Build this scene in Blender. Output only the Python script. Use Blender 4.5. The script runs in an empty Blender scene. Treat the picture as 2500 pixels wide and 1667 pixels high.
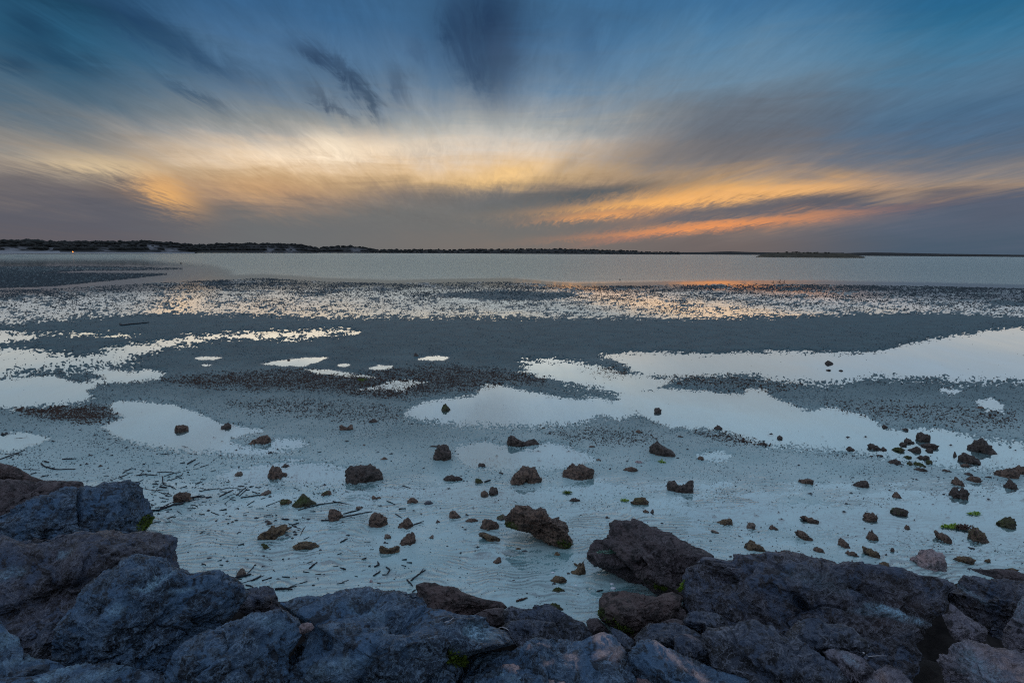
import bpy, bmesh, math, random
import numpy as np
from mathutils import Vector, Matrix

S = bpy.context.scene
C = S.collection
random.seed(7)
RNG = np.random.default_rng(11)

# ------------------------------------------------------------------ camera
CAM_H = 3.0
PITCH = math.radians(8.82)
ROLL = 0.0064
K = 36.0 / 2500 / 20.0            # tangent of the view angle per photo pixel
HX, HY = 1250.0, 833.5
_f = np.array([0, math.cos(PITCH), -math.sin(PITCH)])
_r0 = np.array([1.0, 0, 0])
_u0 = np.array([0, math.sin(PITCH), math.cos(PITCH)])
_r = _r0 * math.cos(ROLL) + _u0 * math.sin(ROLL)
_u = -_r0 * math.sin(ROLL) + _u0 * math.cos(ROLL)
CAM = np.array([0, 0, CAM_H])
cam_d = bpy.data.cameras.new('camera')
cam = bpy.data.objects.new('camera', cam_d)
C.objects.link(cam)
M = Matrix.Identity(4)
for i in range(3):
    M[i][0], M[i][1], M[i][2], M[i][3] = _r[i], _u[i], -_f[i], CAM[i]
cam.matrix_world = M
cam_d.sensor_width = 36
cam_d.lens = 20
cam_d.clip_start = 0.05
cam_d.clip_end = 90000
S.camera = cam

S.view_settings.view_transform = 'Standard'
S.view_settings.look = 'None'
S.view_settings.exposure = 0
S.view_settings.gamma = 1
S.view_settings.use_curve_mapping = False
S.cycles.use_denoising = False
S.cycles.filter_width = 1.15
S.cycles.max_bounces = 6
S.cycles.transparent_max_bounces = 6
S.cycles.caustics_reflective = False
S.cycles.caustics_refractive = False


def ray(px, py):
    return _f + _r * ((px - HX) * K) + _u * ((HY - py) * K)


def at(px, py, z=0.0):
    v = ray(px, py)
    return CAM + v * ((z - CAM_H) / v[2])


def chart(x, y, z=0.0):
    """bearing and range of ground points, on the scale of the survey photo"""
    dx, dy, dz = x, y, z - CAM_H
    d = dx * _f[0] + dy * _f[1] + dz * _f[2]
    d = np.where(d < 0.05, 0.05, d)
    a = dx * _r[0] + dy * _r[1] + dz * _r[2]
    b = dx * _u[0] + dy * _u[1] + dz * _u[2]
    return HX + a / d / K, HY - b / d / K


def azel(px, py):
    v = ray(px, py)
    v = v / np.linalg.norm(v)
    return math.degrees(math.atan2(v[0], v[1])), math.degrees(math.asin(v[2]))


def lin(c):
    return tuple(((v / 255 + .055) / 1.055) ** 2.4 if v > 10 else v / 255 / 12.92 for v in c)


# ------------------------------------------------------------------ node helper
class NT:
    def __init__(s, tree):
        s.t = tree
        s.n = tree.nodes
        s.l = tree.links

    def new(s, typ, **kw):
        n = s.n.new(typ)
        for k, v in kw.items():
            setattr(n, k, v)
        return n

    def put(s, sock, v):
        if isinstance(v, bpy.types.NodeSocket):
            s.l.new(v, sock)
        else:
            sock.default_value = v

    def math(s, op, a, b=0.0, c=0.0, clamp=False):
        n = s.new('ShaderNodeMath', operation=op, use_clamp=clamp)
        s.put(n.inputs[0], a)
        s.put(n.inputs[1], b)
        s.put(n.inputs[2], c)
        return n.outputs[0]

    def mix(s, fac, a, b, blend='MIX'):
        n = s.new('ShaderNodeMix', data_type='RGBA', blend_type=blend)
        s.put(n.inputs[0], fac)
        for i, v in ((6, a), (7, b)):
            s.put(n.inputs[i], v if isinstance(v, bpy.types.NodeSocket) else (*v[:3], 1))
        return n.outputs[2]

    def ramp(s, fac, stops, interp='LINEAR'):
        n = s.new('ShaderNodeValToRGB')
        r = n.color_ramp
        r.interpolation = interp
        while len(r.elements) < len(stops):
            r.elements.new(0.5)
        for e, (p, c) in zip(r.elements, stops):
            e.position = p
            e.color = (*c[:3], 1) if not isinstance(c, float) else (c, c, c, 1)
        s.put(n.inputs[0], fac)
        return n.outputs[0]

    def smooth(s, v, a, b):
        n = s.new('ShaderNodeMapRange', interpolation_type='SMOOTHSTEP')
        s.put(n.inputs[0], v)
        s.put(n.inputs[1], a)
        s.put(n.inputs[2], b)
        return n.outputs[0]

    def noise(s, vec, scale, detail=4, rough=0.55, dist=0.0, kind='FBM'):
        n = s.new('ShaderNodeTexNoise', noise_type=kind)
        s.put(n.inputs['Vector'], vec)
        n.inputs['Scale'].default_value = scale
        n.inputs['Detail'].default_value = detail
        n.inputs['Roughness'].default_value = rough
        n.inputs['Distortion'].default_value = dist
        return n.outputs[0]

    def comb(s, x, y, z=0.0):
        n = s.new('ShaderNodeCombineXYZ')
        for i, v in enumerate((x, y, z)):
            s.put(n.inputs[i], v)
        return n.outputs[0]

    def attr(s, name):
        n = s.new('ShaderNodeAttribute', attribute_name=name)
        return n.outputs['Fac']


# ------------------------------------------------------------------ dusk sky
LAMP_EL, LAMP_AZ = math.radians(90), 0.0
world = bpy.data.worlds.new('World')
S.world = world
world.use_nodes = True
wt = world.node_tree
wt.nodes.clear()
w = NT(wt)
tc = w.new('ShaderNodeTexCoord')
sep = w.new('ShaderNodeSeparateXYZ')
w.l.new(tc.outputs['Generated'], sep.inputs[0])
X, Y, Z = sep.outputs
DEG = 57.29578
az0 = w.math('MULTIPLY', w.math('ARCTAN2', X, Y), DEG)
el0 = w.math('MULTIPLY', w.math('ARCSINE', Z), DEG)
zc = w.math('ADD', w.math('MAXIMUM', Z, 0.0), 0.10)
cu = w.math('DIVIDE', X, zc)
cv = w.math('DIVIDE', Y, zc)
# high cloud drawn out along the wind, which blows away from the viewer
cu2 = w.math('ADD', cu, w.math('MULTIPLY', cv, 0.06))
streak = w.noise(w.comb(w.math('MULTIPLY', cu2, 1.5), w.math('MULTIPLY', cv, 0.30), 3.1), 1.0, 6, 0.62, 0.55)
fine = w.noise(w.comb(w.math('MULTIPLY', cu2, 5.5), w.math('MULTIPLY', cv, 0.85), 9.0), 1.0, 6, 0.65, 0.9)
fib = w.noise(w.comb(w.math('MULTIPLY', cu2, 11.0), w.math('MULTIPLY', cv, 2.0), 4.0), 1.0, 5, 0.68, 1.8)
fib2 = w.noise(w.comb(w.math('MULTIPLY', cu2, 3.6), w.math('MULTIPLY', cv, 0.85), 6.0), 1.0, 5, 0.66, 1.7)
wisp = w.noise(w.comb(w.math('MULTIPLY', az0, 0.055), w.math('MULTIPLY', el0, 0.42), 1.7), 1.0, 6, 0.62, 1.2)
broad = w.noise(w.comb(w.math('MULTIPLY', az0, 0.045), w.math('MULTIPLY', el0, 0.10), 5.7), 1.0, 4, 0.55, 0.4)


def cen(v, a):
    return w.math('MULTIPLY', w.math('SUBTRACT', v, 0.5), a)


el = w.math('ADD', w.math('ADD', el0, cen(streak, 3.2)), w.math('ADD', cen(wisp, 3.0), cen(fine, 1.8)))
az = w.math('ADD', az0, w.math('ADD', cen(broad, 7.0), cen(wisp, 5.0)))
cols = {
    150: [(0, 30, 70, 100), (60, 38, 86, 117), (130, 45, 92, 122), (200, 64, 98, 122), (270, 86, 108, 125), (330, 118, 125, 130),
          (375, 144, 140, 135), (405, 150, 140, 131), (445, 126, 118, 115), (490, 106, 101, 105), (530, 92, 92, 102), (600, 97, 93, 100)],
    650: [(0, 56, 98, 138), (100, 76, 113, 149), (200, 92, 119, 145), (270, 124, 136, 146), (305, 148, 151, 150), (335, 180, 174, 166), (375, 224, 200, 172),
          (430, 206, 172, 130), (480, 168, 140, 116), (520, 118, 113, 111), (600, 108, 110, 112)],
    1250: [(0, 62, 103, 140), (100, 75, 111, 146), (200, 106, 131, 155), (270, 150, 159, 166), (305, 176, 178, 175), (340, 206, 198, 187), (385, 226, 202, 174),
           (430, 212, 178, 132), (465, 132, 122, 114), (520, 112, 112, 111), (600, 119, 113, 109)],
    1800: [(0, 62, 110, 150), (100, 88, 130, 163), (200, 106, 135, 158), (260, 104, 119, 134), (340, 108, 110, 117), (400, 142, 129, 121),
           (440, 196, 158, 116), (475, 222, 168, 106), (505, 128, 116, 110), (530, 160, 126, 104), (560, 126, 111, 106), (600, 111, 101, 100)],
    2350: [(0, 38, 99, 138), (100, 62, 115, 149), (200, 80, 115, 143), (300, 76, 107, 136), (380, 98, 109, 125), (430, 136, 128, 125),
           (460, 165, 141, 120), (490, 96, 100, 113), (530, 88, 98, 116), (600, 74, 91, 110)],
}
EMIN, EMAX = -2.0, 60.0
eln = w.math('DIVIDE', w.math('SUBTRACT', el, EMIN), EMAX - EMIN)
outs = []
for x, st in cols.items():
    stops = []
    for (y, *c) in st[::-1]:
        stops.append(((azel(x, y)[1] - EMIN) / (EMAX - EMIN), lin(c)))
    stops.append(((34 - EMIN) / (EMAX - EMIN), lin((58, 104, 148))))
    stops.append((1.0, lin((52, 92, 138))))
    outs.append((azel(x, 300)[0], w.ramp(eln, stops, 'CARDINAL')))
colr = outs[0][1]
for (a0, _), (a1, o1) in zip(outs, outs[1:]):
    colr = w.mix(w.smooth(az, a0, a1), colr, o1)

bg_ = bpy.data.node_groups.new('cloud_patch', 'ShaderNodeTree')
for nm in ('az', 'el', 'cx', 'cy', 'ca', 'sa', 'ix', 'iy'):
    bg_.interface.new_socket(nm, in_out='INPUT', socket_type='NodeSocketFloat')
bg_.interface.new_socket('v', in_out='OUTPUT', socket_type='NodeSocketFloat')
g = NT(bg_)
gi = g.new('NodeGroupInput')
go = g.new('NodeGroupOutput')
I = gi.outputs
dx = g.math('SUBTRACT', I['az'], I['cx'])
dy = g.math('SUBTRACT', I['el'], I['cy'])
uu = g.math('MULTIPLY', g.math('ADD', g.math('MULTIPLY', dx, I['ca']), g.math('MULTIPLY', dy, I['sa'])), I['ix'])
vv = g.math('MULTIPLY', g.math('SUBTRACT', g.math('MULTIPLY', dy, I['ca']), g.math('MULTIPLY', dx, I['sa'])), I['iy'])
q2 = g.math('ADD', g.math('MULTIPLY', uu, uu), g.math('MULTIPLY', vv, vv))
g.l.new(g.math('EXPONENT', g.math('MULTIPLY', q2, -0.5)), go.inputs[0])

azb = w.math('ADD', az0, w.math('ADD', cen(fib, 2.6), cen(wisp, 1.6)))
elb = w.math('ADD', el0, w.math('ADD', cen(fib, 1.6), cen(wisp, 1.2)))


def patch(col, x0, y0, x1, y1, wpx, c, k):
    """a band of cloud from (x0,y0) to (x1,y1)"""
    global colr
    a, b = azel(x0, y0), azel(x1, y1)
    n = w.new('ShaderNodeGroup')
    n.node_tree = bg_
    L = math.hypot(b[0] - a[0], b[1] - a[1])
    vals = dict(cx=(a[0] + b[0]) / 2, cy=(a[1] + b[1]) / 2, ca=(b[0] - a[0]) / L, sa=(b[1] - a[1]) / L,
                ix=1 / (L * 0.38), iy=1 / (wpx * K * DEG * 0.9))
    w.l.new(azb, n.inputs['az'])
    w.l.new(elb, n.inputs['el'])
    for kk, v in vals.items():
        n.inputs[kk].default_value = v
    f = w.math('MULTIPLY', n.outputs[0], k)
    f = w.math('MULTIPLY', f, w.math('MULTIPLY_ADD', fib, 1.1, 0.5), clamp=True)
    colr = w.mix(f, colr, lin(c))


DK = (30, 56, 88)
for p in [
    # dark fall streaks overhead
    (1185, -80, 1195, 150, 74, (30, 56, 88), .85), (1120, 40, 1220, 250, 46, (44, 66, 94), .66), (1090, 10, 1110, 120, 22, DK, .5),
    (1235, 60, 1230, 210, 30, (58, 78, 105), .5),
    (712, 108, 830, 165, 14, (44, 68, 98), .75), (800, 150, 905, 250, 15, (48, 70, 97), .80), (885, 215, 925, 295, 11, (58, 78, 100), .72),
    (955, 165, 985, 260, 16, (62, 84, 110), .5), (1000, 90, 1045, 170, 11, (60, 88, 120), .42), (750, 220, 860, 292, 10, (70, 86, 106), .68),
    (230, 0, 420, 90, 26, (24, 58, 92), .65), (330, 60, 590, 195, 20, (34, 68, 102), .66), (390, 190, 540, 270, 9, (56, 84, 110), .65),
    (0, 30, 150, 90, 20, (20, 55, 84), .62), (0, 95, 250, 180, 17, (24, 62, 92), .6), (-20, 140, 90, 175, 12, (24, 60, 90), .55),
    (1420, 30, 1450, 160, 22, (58, 92, 128), .35),
    # low grey bars
    (1250, 490, 1640, 448, 17, (86, 92, 97), .92), (1230, 510, 1420, 500, 22, (105, 104, 104), .6), (1560, 540, 2060, 487, 12, (100, 98, 106), .85),
    (1900, 505, 2150, 478, 12, (84, 86, 98), .6), (2200, 500, 2420, 462, 12, (92, 92, 104), .7), (2330, 540, 2560, 490, 24, (84, 92, 110), .7),
    (190, 440, 370, 480, 17, (98, 92, 96), .62), (-40, 420, 120, 470, 22, (104, 100, 104), .5), (700, 520, 1250, 505, 28, (112, 112, 111), .6),
    (1450, 400, 1900, 350, 34, (104, 106, 112), .45), (1350, 420, 1420, 380, 12, (128, 118, 110), .4),
    # afterglow
    (1400, 512, 1900, 466, 10, (252, 182, 100), .85), (1650, 484, 2100, 448, 10, (244, 186, 122), .55), (1350, 537, 1600, 514, 7, (240, 166, 98), .7),
    (1480, 575, 2010, 527, 8, (238, 152, 92), .85), (1420, 600, 1600, 572, 6, (190, 130, 106), .4),
    (340, 430, 480, 505, 24, (242, 182, 108), .7), (90, 395, 380, 415, 16, (236, 208, 162), .55), (600, 380, 1050, 352, 20, (252, 228, 196), .7),
    (760, 340, 860, 372, 22, (255, 236, 208), .7), (1150, 440, 1350, 400, 18, (244, 200, 134), .65), (500, 455, 760, 465, 18, (205, 158, 112), .4),
]:
    patch(colr, *p)
# thin fibres of light and shade through the whole cloud sheet
tex = w.math('ADD', w.math('ADD', cen(fib, 0.30), cen(wisp, 0.30)), w.math('ADD', cen(fib2, 0.30), 1.0))
tex = w.math('ADD', 1.0, w.math('MULTIPLY', w.math('SUBTRACT', tex, 1.0), w.smooth(el0, 0.5, 6.0)))
vm = w.new('ShaderNodeVectorMath', operation='SCALE')
w.l.new(colr, vm.inputs[0])
w.l.new(tex, vm.inputs['Scale'])
front = vm.outputs[0]
# the sky away from the sunset
eb = w.math('DIVIDE', el0, 90.0)
back = w.ramp(eb, [(0.0, lin((84, 92, 108))), (0.12, lin((78, 98, 124))), (0.35, lin((60, 98, 140))), (1.0, lin((52, 92, 138)))])
bf = w.smooth(Y, 0.25, -0.35)
sky_c = w.mix(bf, front, back)
nish = w.new('ShaderNodeTexSky', sky_type='NISHITA')
nish.sun_disc = False
nish.sun_elevation = LAMP_EL
nish.sun_rotation = LAMP_AZ
b1 = w.new('ShaderNodeBackground')
w.l.new(sky_c, b1.inputs[0])
b2 = w.new('ShaderNodeBackground')
w.l.new(nish.outputs[0], b2.inputs[0])
b2.inputs[1].default_value = 0.05
ms = w.new('ShaderNodeMixShader')
ms.inputs[0].default_value = 0.04
w.l.new(b1.outputs[0], ms.inputs[1])
w.l.new(b2.outputs[0], ms.inputs[2])
wo = w.new('ShaderNodeOutputWorld')
w.l.new(ms.outputs[0], wo.inputs[0])

# wide overhead fill lamp, added because the sky alone leaves the ground dark
sd = bpy.data.lights.new('overhead_fill', 'SUN')
sd.energy = 1.05
sd.angle = math.radians(173)
sd.color = (0.92, 0.965, 1.0)
overhead_fill = bpy.data.objects.new('overhead_fill', sd)
C.objects.link(overhead_fill)
overhead_fill.rotation_euler = (LAMP_EL - math.pi / 2, 0, -LAMP_AZ)   # shines down from LAMP_EL
overhead_fill.location = (0, 0, 60)


# ------------------------------------------------------------------ numpy noise
_perm = np.random.default_rng(3).permutation(256).astype(np.int32)
_perm = np.concatenate([_perm, _perm])
_gr = np.random.default_rng(4).normal(size=(256, 3))
_gr = (_gr / np.linalg.norm(_gr, axis=1)[:, None]).astype(np.float32)


def gnoise(p):
    p = np.asarray(p, dtype=np.float32)
    i = np.floor(p).astype(np.int32)
    f = p - i
    u = f * f * f * (f * (f * 6 - 15) + 10)
    i &= 255
    out = np.zeros(len(p), np.float32)
    for a in (0, 1):
        wa = u[:, 0] if a else 1 - u[:, 0]
        ia = _perm[(i[:, 0] + a) & 255]
        for b in (0, 1):
            wb = wa * (u[:, 1] if b else 1 - u[:, 1])
            ib = _perm[(ia + i[:, 1] + b) & 255]
            for c in (0, 1):
                wc = wb * (u[:, 2] if c else 1 - u[:, 2])
                gdx = _gr[_perm[(ib + i[:, 2] + c) & 255]]
                d = gdx[:, 0] * (f[:, 0] - a) + gdx[:, 1] * (f[:, 1] - b) + gdx[:, 2] * (f[:, 2] - c)
                out += wc * d
    return out * 1.6


def fbm(p, oct=4, gain=0.5, ridged=False):
    p = np.asarray(p, dtype=np.float32)
    a, s, t = 1.0, np.zeros(len(p), np.float32), 0.0
    for o in range(oct):
        n = gnoise(p + 17.3 * o)
        if ridged:
            n = 1 - 2 * np.abs(n)
        s += a * n
        t += a
        a *= gain
        p = p * 2.03
    return s / t


def n2(x, y, oct=4, z=0.0, gain=0.5, ridged=False):
    return fbm(np.stack([x, y, np.full_like(x, z)], 1), oct, gain, ridged)


def sstep(v, a, b):
    t = np.clip((v - a) / (b - a), 0, 1)
    return t * t * (3 - 2 * t)


def poly_sd(px, py, poly, far=60.0):
    """signed distance to a polygon, positive inside; -far well outside"""
    P = np.array(poly, dtype=np.float64)
    out = np.full(px.shape, -far)
    lo, hi = P.min(0) - far, P.max(0) + far
    m = (px > lo[0]) & (px < hi[0]) & (py > lo[1]) & (py < hi[1])
    if not m.any():
        return out
    x, y = px[m], py[m]
    d2 = np.full(x.shape, 1e18)
    ins = np.zeros(x.shape, bool)
    for (ax, ay), (bx, by) in zip(P, np.roll(P, -1, 0)):
        ex, ey = bx - ax, by - ay
        t = np.clip(((x - ax) * ex + (y - ay) * ey) / (ex * ex + ey * ey + 1e-12), 0, 1)
        d2 = np.minimum(d2, (x - ax - t * ex) ** 2 + (y - ay - t * ey) ** 2)
        c = (ay > y) != (by > y)
        if ey != 0:
            ins ^= c & (x < ax + (y - ay) * ex / ey)
    d = np.sqrt(d2)
    out[m] = np.maximum(np.where(ins, d, -d), -far)
    return out


# ------------------------------------------------------------------ object helpers
def mesh_np(name, V, F, mat=None, smooth=True, attrs=None):
    """V (n,3); F (m,3) or (m,4) int array"""
    V = np.asarray(V, np.float32)
    F = np.asarray(F, np.int32)
    me = bpy.data.meshes.new(name)
    k = F.shape[1]
    me.vertices.add(len(V))
    me.vertices.foreach_set('co', V.ravel())
    me.loops.add(F.size)
    me.loops.foreach_set('vertex_index', F.ravel())
    me.polygons.add(len(F))
    me.polygons.foreach_set('loop_start', np.arange(0, F.size, k, dtype=np.int32))
    me.polygons.foreach_set('loop_total', np.full(len(F), k, np.int32))
    me.polygons.foreach_set('use_smooth', np.full(len(F), smooth))
    for an, av in (attrs or {}).items():
        a = me.attributes.new(an, 'FLOAT', 'POINT')
        a.data.foreach_set('value', np.asarray(av, np.float32))
    me.update(calc_edges=True)
    me.validate()
    if mat:
        me.materials.append(mat)
    return me


def link(name, me, parent=None, loc=None):
    o = bpy.data.objects.new(name, me)
    C.objects.link(o)
    if parent:
        o.parent = parent
    if loc is not None:
        o.location = loc
    return o


def tag(o, label=None, cat=None, group=None, kind=None):
    if label:
        o['label'] = label
    if cat:
        o['category'] = cat
    if group:
        o['group'] = group
    if kind:
        o['kind'] = kind
    return o


def mat(name):
    m = bpy.data.materials.new(name)
    m.use_nodes = True
    m.node_tree.nodes.clear()
    t = NT(m.node_tree)
    o = t.new('ShaderNodeOutputMaterial')
    return m, t, o


def principled(t, o, col, rough=0.8, spec=0.3, normal=None):
    p = t.new('ShaderNodeBsdfPrincipled')
    t.put(p.inputs['Base Color'], col if isinstance(col, bpy.types.NodeSocket) else (*col, 1))
    t.put(p.inputs['Roughness'], rough)
    t.put(p.inputs['Specular IOR Level'], spec)
    if normal is not None:
        t.l.new(normal, p.inputs['Normal'])
    t.l.new(p.outputs[0], o.inputs[0])
    return p


def bump(t, h, strength=0.5, dist=0.02, normal=None):
    b = t.new('ShaderNodeBump')
    t.put(b.inputs['Strength'], strength)
    b.inputs['Distance'].default_value = dist
    t.l.new(h, b.inputs['Height'])
    if normal is not None:
        t.l.new(normal, b.inputs['Normal'])
    return b.outputs[0]


def plain(name, c1, c2, scale=20, rough=0.85, bdist=0.01, spec=0.2):
    m, t, o = mat(name)
    tcn = t.new('ShaderNodeTexCoord').outputs['Object']
    n = t.noise(tcn, scale, 5, 0.6)
    principled(t, o, t.mix(t.smooth(n, 0.35, 0.65), c1, c2), rough, spec, bump(t, n, 0.5, bdist))
    return m

# ------------------------------------------------------------------ tidal flat
POOLS = [   # (outline, bias, streak amount)
    ([(0, 926), (115, 917), (150, 924), (190, 933), (250, 934), (232, 942), (212, 955), (226, 970), (190, 984), (120, 990), (50, 996), (-200, 1000), (-200, 925)], 0, 3),
    ([(212, 904), (260, 900), (320, 908), (370, 903), (404, 911), (385, 924), (330, 930), (260, 936), (200, 932), (255, 922)], 0, 3),
    ([(264, 991), (291, 978), (344, 980), (402, 986), (459, 999), (505, 1018), (536, 1033), (582, 1040), (620, 1045), (640, 1051), (612, 1058), (566, 1068),
      (563, 1079), (597, 1091), (643, 1095), (674, 1072), (727, 1072), (752, 1083), (727, 1095), (689, 1102), (612, 1112), (498, 1106), (383, 1093),
      (325, 1079), (276, 1064), (249, 1041), (283, 1026), (302, 1018), (276, 1009)], 0, 3),
    ([(-60, 1060), (0, 1060), (70, 1056), (122, 1068), (95, 1085), (40, 1100), (-60, 1103)], 0, 3),
    ([(478, 874), (500, 871), (541, 873), (520, 876), (490, 877)], 1, 1),
    ([(637, 888), (690, 879), (745, 873), (800, 872), (780, 882), (740, 894), (690, 894)], 0, 2),
    ([(826, 892), (840, 889), (854, 891), (842, 894)], 1, 1), ([(494, 891), (506, 889), (518, 891), (506, 893)], 1, 1),
    ([(742, 902), (800, 903), (850, 911), (915, 921), (860, 919), (780, 912)], 1, 2),
    ([(901, 898), (925, 893), (958, 894), (945, 901), (915, 902)], 1, 1),
    ([(1022, 877), (1045, 871), (1098, 873), (1080, 879), (1040, 879)], 1, 1),
    ([(872, 952), (920, 940), (960, 928), (1010, 928), (1043, 934), (1010, 942), (985, 955), (930, 953)], 0, 3),
    ([(1190, 938), (1213, 938), (1252, 947), (1297, 957), (1347, 966), (1397, 974), (1451, 972), (1493, 978), (1525, 968), (1565, 1009), (1508, 1022),
      (1458, 1012), (1431, 1030), (1374, 1039), (1297, 1041), (1221, 1041), (1144, 1039), (1068, 1031), (1022, 1022), (988, 1014), (999, 999), (1030, 984),
      (1091, 974), (1164, 965), (1167, 953)], 0, 5),
    ([(1500, 968), (1530, 955), (1600, 949), (1680, 953), (1760, 958), (1815, 962), (1830, 948), (1850, 947), (1870, 953), (1890, 972), (1930, 985), (1950, 998),
      (1990, 1005), (2005, 995), (2030, 992), (2070, 1003), (2120, 1017), (2145, 1037), (2170, 1047), (2230, 1047), (2300, 1047), (2360, 1062), (2400, 1072),
      (2520, 1085), (2700, 1100), (2700, 1160), (2420, 1145), (2300, 1140), (2200, 1125), (2100, 1105), (2000, 1098), (1880, 1088), (1820, 1075), (1760, 1052),
      (1720, 1045), (1640, 1043), (1600, 1030), (1560, 1010)], 0, 4),
    ([(1466, 868), (1530, 862), (1620, 862), (1700, 866), (1790, 864), (1880, 861), (2000, 862), (2100, 863), (2160, 858), (2200, 845), (2280, 830), (2350, 818),
      (2450, 805), (2700, 785), (2700, 940), (2450, 928), (2400, 930), (2350, 933), (2290, 920), (2200, 922), (2140, 915), (2090, 930), (2030, 935),
      (1950, 935), (1870, 928), (1850, 915), (1780, 912), (1720, 918), (1640, 922), (1580, 918), (1545, 905), (1530, 890), (1500, 878)], 1, 7),
    ([(1265, 880), (1330, 875), (1400, 878), (1450, 890), (1530, 905), (1560, 915), (1580, 940), (1560, 955), (1510, 968), (1480, 955), (1420, 945), (1350, 930),
      (1290, 915), (1255, 908), (1290, 895)], -4, 13),
    ([(1480, 925), (1560, 912), (1640, 926), (1600, 955), (1520, 968), (1470, 950)], -1, 9),
    ([(-100, 850), (60, 845), (200, 865), (330, 835), (480, 815), (620, 806), (780, 802), (880, 806), (870, 820), (700, 832), (560, 830), (450, 845), (350, 870),
      (300, 890), (180, 905), (0, 925), (-100, 925)], -7, 15),
    ([(-100, 800), (150, 810), (350, 812), (330, 825), (150, 820), (0, 848), (-100, 850)], -8, 14),
    ([(1110, 1092), (1190, 1078), (1230, 1090), (1300, 1096), (1340, 1080), (1390, 1092), (1460, 1122), (1400, 1138), (1300, 1148), (1230, 1150), (1150, 1140), (1120, 1120)], 0, 6),
    ([(1700, 1112), (1760, 1100), (1790, 1112), (1770, 1125), (1720, 1124)], -1, 6),
    ([(2300, 950), (2330, 948), (2350, 955), (2330, 962), (2300, 960)], 0, 4), ([(2385, 978), (2420, 972), (2450, 990), (2450, 1004), (2400, 1000)], 0, 5),
    ([(930, 1190), (1100, 1180), (1300, 1195), (1480, 1175), (1560, 1200), (1480, 1225), (1250, 1235), (1050, 1222), (950, 1212)], -6, 14),
    ([(1650, 1235), (1850, 1225), (2100, 1230), (2300, 1200), (2600, 1180), (2600, 1360), (2300, 1340), (2000, 1300), (1800, 1290), (1660, 1265)], -8, 18),
    ([(520, 1150), (700, 1120), (900, 1140), (880, 1200), (700, 1180), (560, 1190)], -6, 16),
]
BARS = [[(-300, 620), (210, 622), (-300, 624)], [(-300, 624.5), (215, 624), (100, 627.5), (-300, 628.5)], [(230, 627), (365, 625.5), (470, 626), (330, 628.5)],
        [(-300, 633), (130, 633.5), (-300, 634.7)], [(-300, 636.5), (80, 636.7), (-300, 639.5)], [(430, 623.6), (560, 624), (430, 625)]]
TONGUE = [(-300, 650), (130, 650), (225, 650), (445, 656), (300, 659), (213, 659), (150, 662), (100, 667), (240, 668), (405, 669), (330, 677), (270, 683),
          (200, 690), (130, 697), (-300, 712)]
DARKPATCH = [[(1035, 717), (1100, 711), (1240, 708), (1400, 713), (1400, 727), (1330, 735), (1200, 735), (1100, 728)],
             [(740, 708), (800, 704), (900, 707), (860, 712), (790, 712)], [(2380, 735), (2440, 730), (2600, 735), (2600, 752), (2440, 748)]]
TOPX = [-600, 0, 150, 300, 450, 640, 800, 950, 1250, 1320, 1400, 1600, 1750, 2000, 2250, 2500, 3100]
TOPY = [708, 706, 702, 694, 686, 677, 686, 690, 686, 692, 697, 695, 692, 693, 697, 703, 715]
BOTX = [-600, 0, 150, 300, 450, 640, 900, 1250, 1700, 1900, 2100, 2300, 2500, 3100]
BOTY = [800, 800, 790, 777, 772, 779, 784, 783, 786, 782, 772, 770, 782, 800]
WEED = [([(400, 930), (560, 915), (720, 905), (860, 915), (960, 905), (1080, 895), (1170, 900), (1260, 912), (1330, 925), (1330, 940), (1240, 935), (1150, 950),
          (1050, 960), (980, 975), (880, 968), (800, 955), (640, 950), (480, 945)], 1.0),
        ([(45, 1002), (120, 1000), (230, 995), (290, 1010), (265, 1022), (225, 1032), (140, 1025), (70, 1012)], 1.2),
        ([(560, 985), (700, 975), (860, 985), (980, 1000), (980, 1030), (860, 1030), (700, 1015), (600, 1005)], 0.35),
        ([(1320, 1050), (1480, 1045), (1600, 1060), (1620, 1080), (1500, 1090), (1380, 1075)], 0.35),
        ([(1600, 922), (1700, 918), (1850, 930), (1960, 940), (1900, 955), (1700, 945)], 0.5),
        ([(1700, 1060), (1780, 1056), (1830, 1075), (1880, 1088), (1800, 1085)], 0.7),
        ([(2000, 980), (2200, 985), (2480, 1010), (2480, 1050), (2250, 1030), (2050, 1005)], 0.25),
        ([(1420, 905), (1500, 895), (1540, 915), (1480, 925)], 0.6)]


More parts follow.
